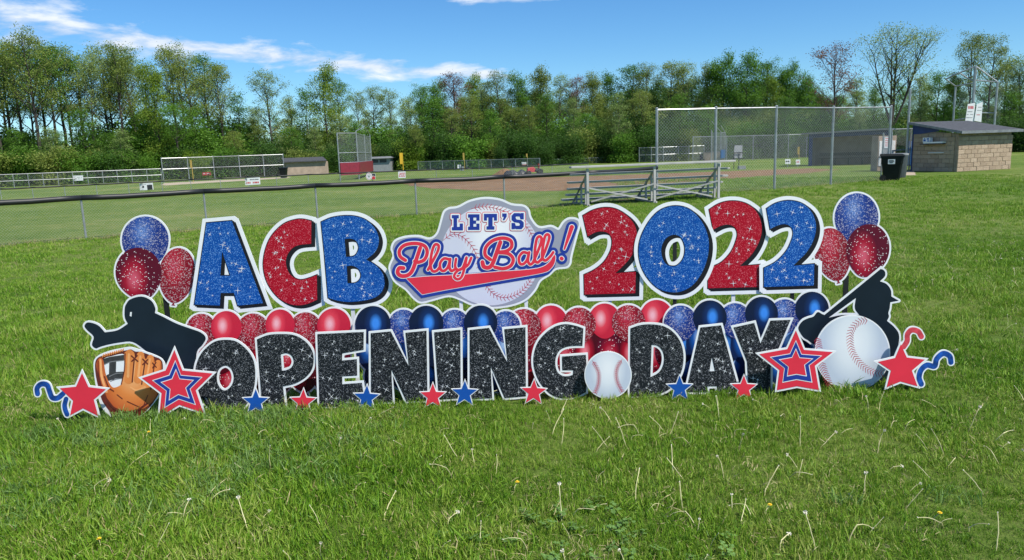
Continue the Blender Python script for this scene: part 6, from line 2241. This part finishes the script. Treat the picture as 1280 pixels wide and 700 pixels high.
DK = [dandelion(300 + k, L_, b, kd) for k, (L_, b, kd) in enumerate([(.20, .9, 'bare'), (.22, .7, 'seed'), (.17, 1.3, 'bare'), (.22, .4, 'bare'), (.15, .9, 'seed'), (.24, 1.2, 'bare'), (.12, .3, 'seed')])]
NMS = ['bare', 'seed', 'bare', 'bare', 'seed', 'bare', 'seed']
FL = dandelion(330, .09, .3, 'flower')
hand = [(82, 545, 1, 2.4), (155, 590, 0, .2), (190, 545, 3, 1.2), (222, 530, 6, 0), (310, 596, 0, 2.8), (262, 632, 2, .4), (205, 655, 5, .1), (228, 655, 4, 1.0), (310, 665, 1, 2.0), (195, 690, 3, 1.4), (330, 655, 6, .3), (420, 540, 2, 2.6), (455, 535, 4, .5), (470, 522, 0, .2), (575, 575, 3, 1.5), (566, 600, 5, 2.9), (594, 585, 1, 1.2),
        (690, 545, 3, .9), (702, 556, 3, 1.9), (745, 565, 0, .5), (760, 560, 3, 2.2), (783, 560, 3, 2.0), (800, 548, 5, 3.0), (820, 552, 2, .1), (838, 545, 0, .8), (865, 560, 5, 2.5), (855, 600, 3, 1.6), (843, 598, 3, 1.2), (702, 652, 1, 1.4), (715, 648, 5, .1), (735, 640, 2, .5), (795, 630, 3, .8), (808, 642, 5, .6), (855, 640, 0, .7), (870, 660, 5, 2.7), (905, 600, 1, 1.9), (915, 640, 4, 1.4), (925, 660, 3, 1.3), (940, 650, 5, 2.8), (955, 620, 0, .3),
        (1000, 560, 3, 1.6), (985, 600, 5, .1), (1025, 560, 1, .9), (1050, 545, 2, .2), (1130, 540, 5, .4), (1160, 565, 0, 2.2), (1180, 570, 3, 2.0), (1210, 540, 1, .6), (1240, 555, 5, .3), (1165, 600, 3, 1.6), (1130, 640, 0, .1), (1180, 660, 2, 2.9), (1245, 690, 3, 1.5), (1060, 680, 5, .2), (1020, 690, 1, 1.2), (975, 688, 6, .3), (660, 690, 5, 2.8), (600, 690, 3, 1.5), (560, 660, 6, .4), (480, 650, 0, .7), (440, 620, 2, .9), (130, 620, 6, 1.0), (1110, 590, 6, .3), (1080, 620, 4, 1.0), (900, 530, 3, 1.5), (700, 520, 0, 1.0), (1085, 520, 1, 1.7), (1230, 620, 0, 2.0)]
LB_ = {'bare': 'bare pale dandelion stalk', 'seed': 'dandelion stalk with seed head'}
SIGNS_X = [(100, 'the left red star'), (160, 'the glove'), (225, 'the left striped star'), (285, 'the letter O'), (350, 'the letter P'), (425, 'the letter E'), (495, 'the first letter N'), (560, 'the letter I'), (620, 'the second letter N'), (700, 'the letter G'), (760, 'the small baseball'), (820, 'the letter D'), (885, 'the letter A of the front row'), (945, 'the letter Y'), (995, 'the right striped star'), (1065, 'the big baseball'), (1130, 'the right red star'), (1220, 'the bare lawn at right')]
for i, (x_, y_, k, tu) in enumerate(hand):
    p = G(x_, y_)
    t_ = empty('dandelion_stalk', p, tu + random.uniform(-.2, .2))
    t_.rotation_euler = (random.uniform(-.55, .55), random.uniform(-.2, .45), tu + random.uniform(-.2, .2))
    below = min(SIGNS_X, key=lambda q: abs(q[0] - x_))[1]
    row_ = 'just in front of' if y_ < 562 else 'midway below' if y_ < 628 else 'far below'
    tag(t_, LB_[NMS[k]] + ' ' + row_ + ' ' + below, 'dandelion', 'spent dandelions in the foreground')
    s = random.uniform(.5, .85)
    t_.scale = (s, s, s)
    link('stalk', DK[k][0], None, t_)
    link('head', DK[k][1], None, t_)
for x_, y_, la in ((183, 552, 'yellow dandelion flower below the striped star at the left'), (957, 646, 'yellow dandelion flower in the right foreground'), (1167, 655, 'yellow dandelion flower at the far right foreground'), (127, 690, 'yellow dandelion flower at the lower left corner'), (643, 617, 'yellow dandelion flower in the middle foreground')):
    t_ = empty('dandelion_flower', G(x_, y_), random.uniform(0, 6))
    tag(t_, la, 'dandelion')
    t_.scale = (.6, .6, .8)
    link('stalk', FL[0], None, t_)
    link('head', FL[1], None, t_)
# the many others, too many to count
dl_lib = []
for k, (a_, b_) in enumerate(DK):
    m_ = MB()
    m_.add([v.co for v in a_.vertices], [tuple(p.vertices) for p in a_.polygons])
    n0 = len(m_.f)
    m_.add([v.co for v in b_.vertices], [tuple(p.vertices) for p in b_.polygons])
    me = bpy.data.meshes.new('dandelion')
    me.from_pydata(m_.v, [], m_.f)
    me.polygons.foreach_set('material_index', [0] * n0 + [1] * (len(m_.f) - n0))
    dl_lib.append(lib_obj('small_dandelion', me, [M['stalk'], M['seed']]))
x, y, r_ = ring_points(2.3, 13, 12, 55, 42)
k = r_.random(len(x)) < np.clip(.45 + .35 * np.tanh(x / 2), .1, .9)
scatter('scattered_dandelions', np.stack([x[k], y[k], np.zeros(k.sum())], 1), r_.uniform(.35, .72, k.sum()), dl_lib, 'many small spent dandelions scattered over the lawn', 6, .35)
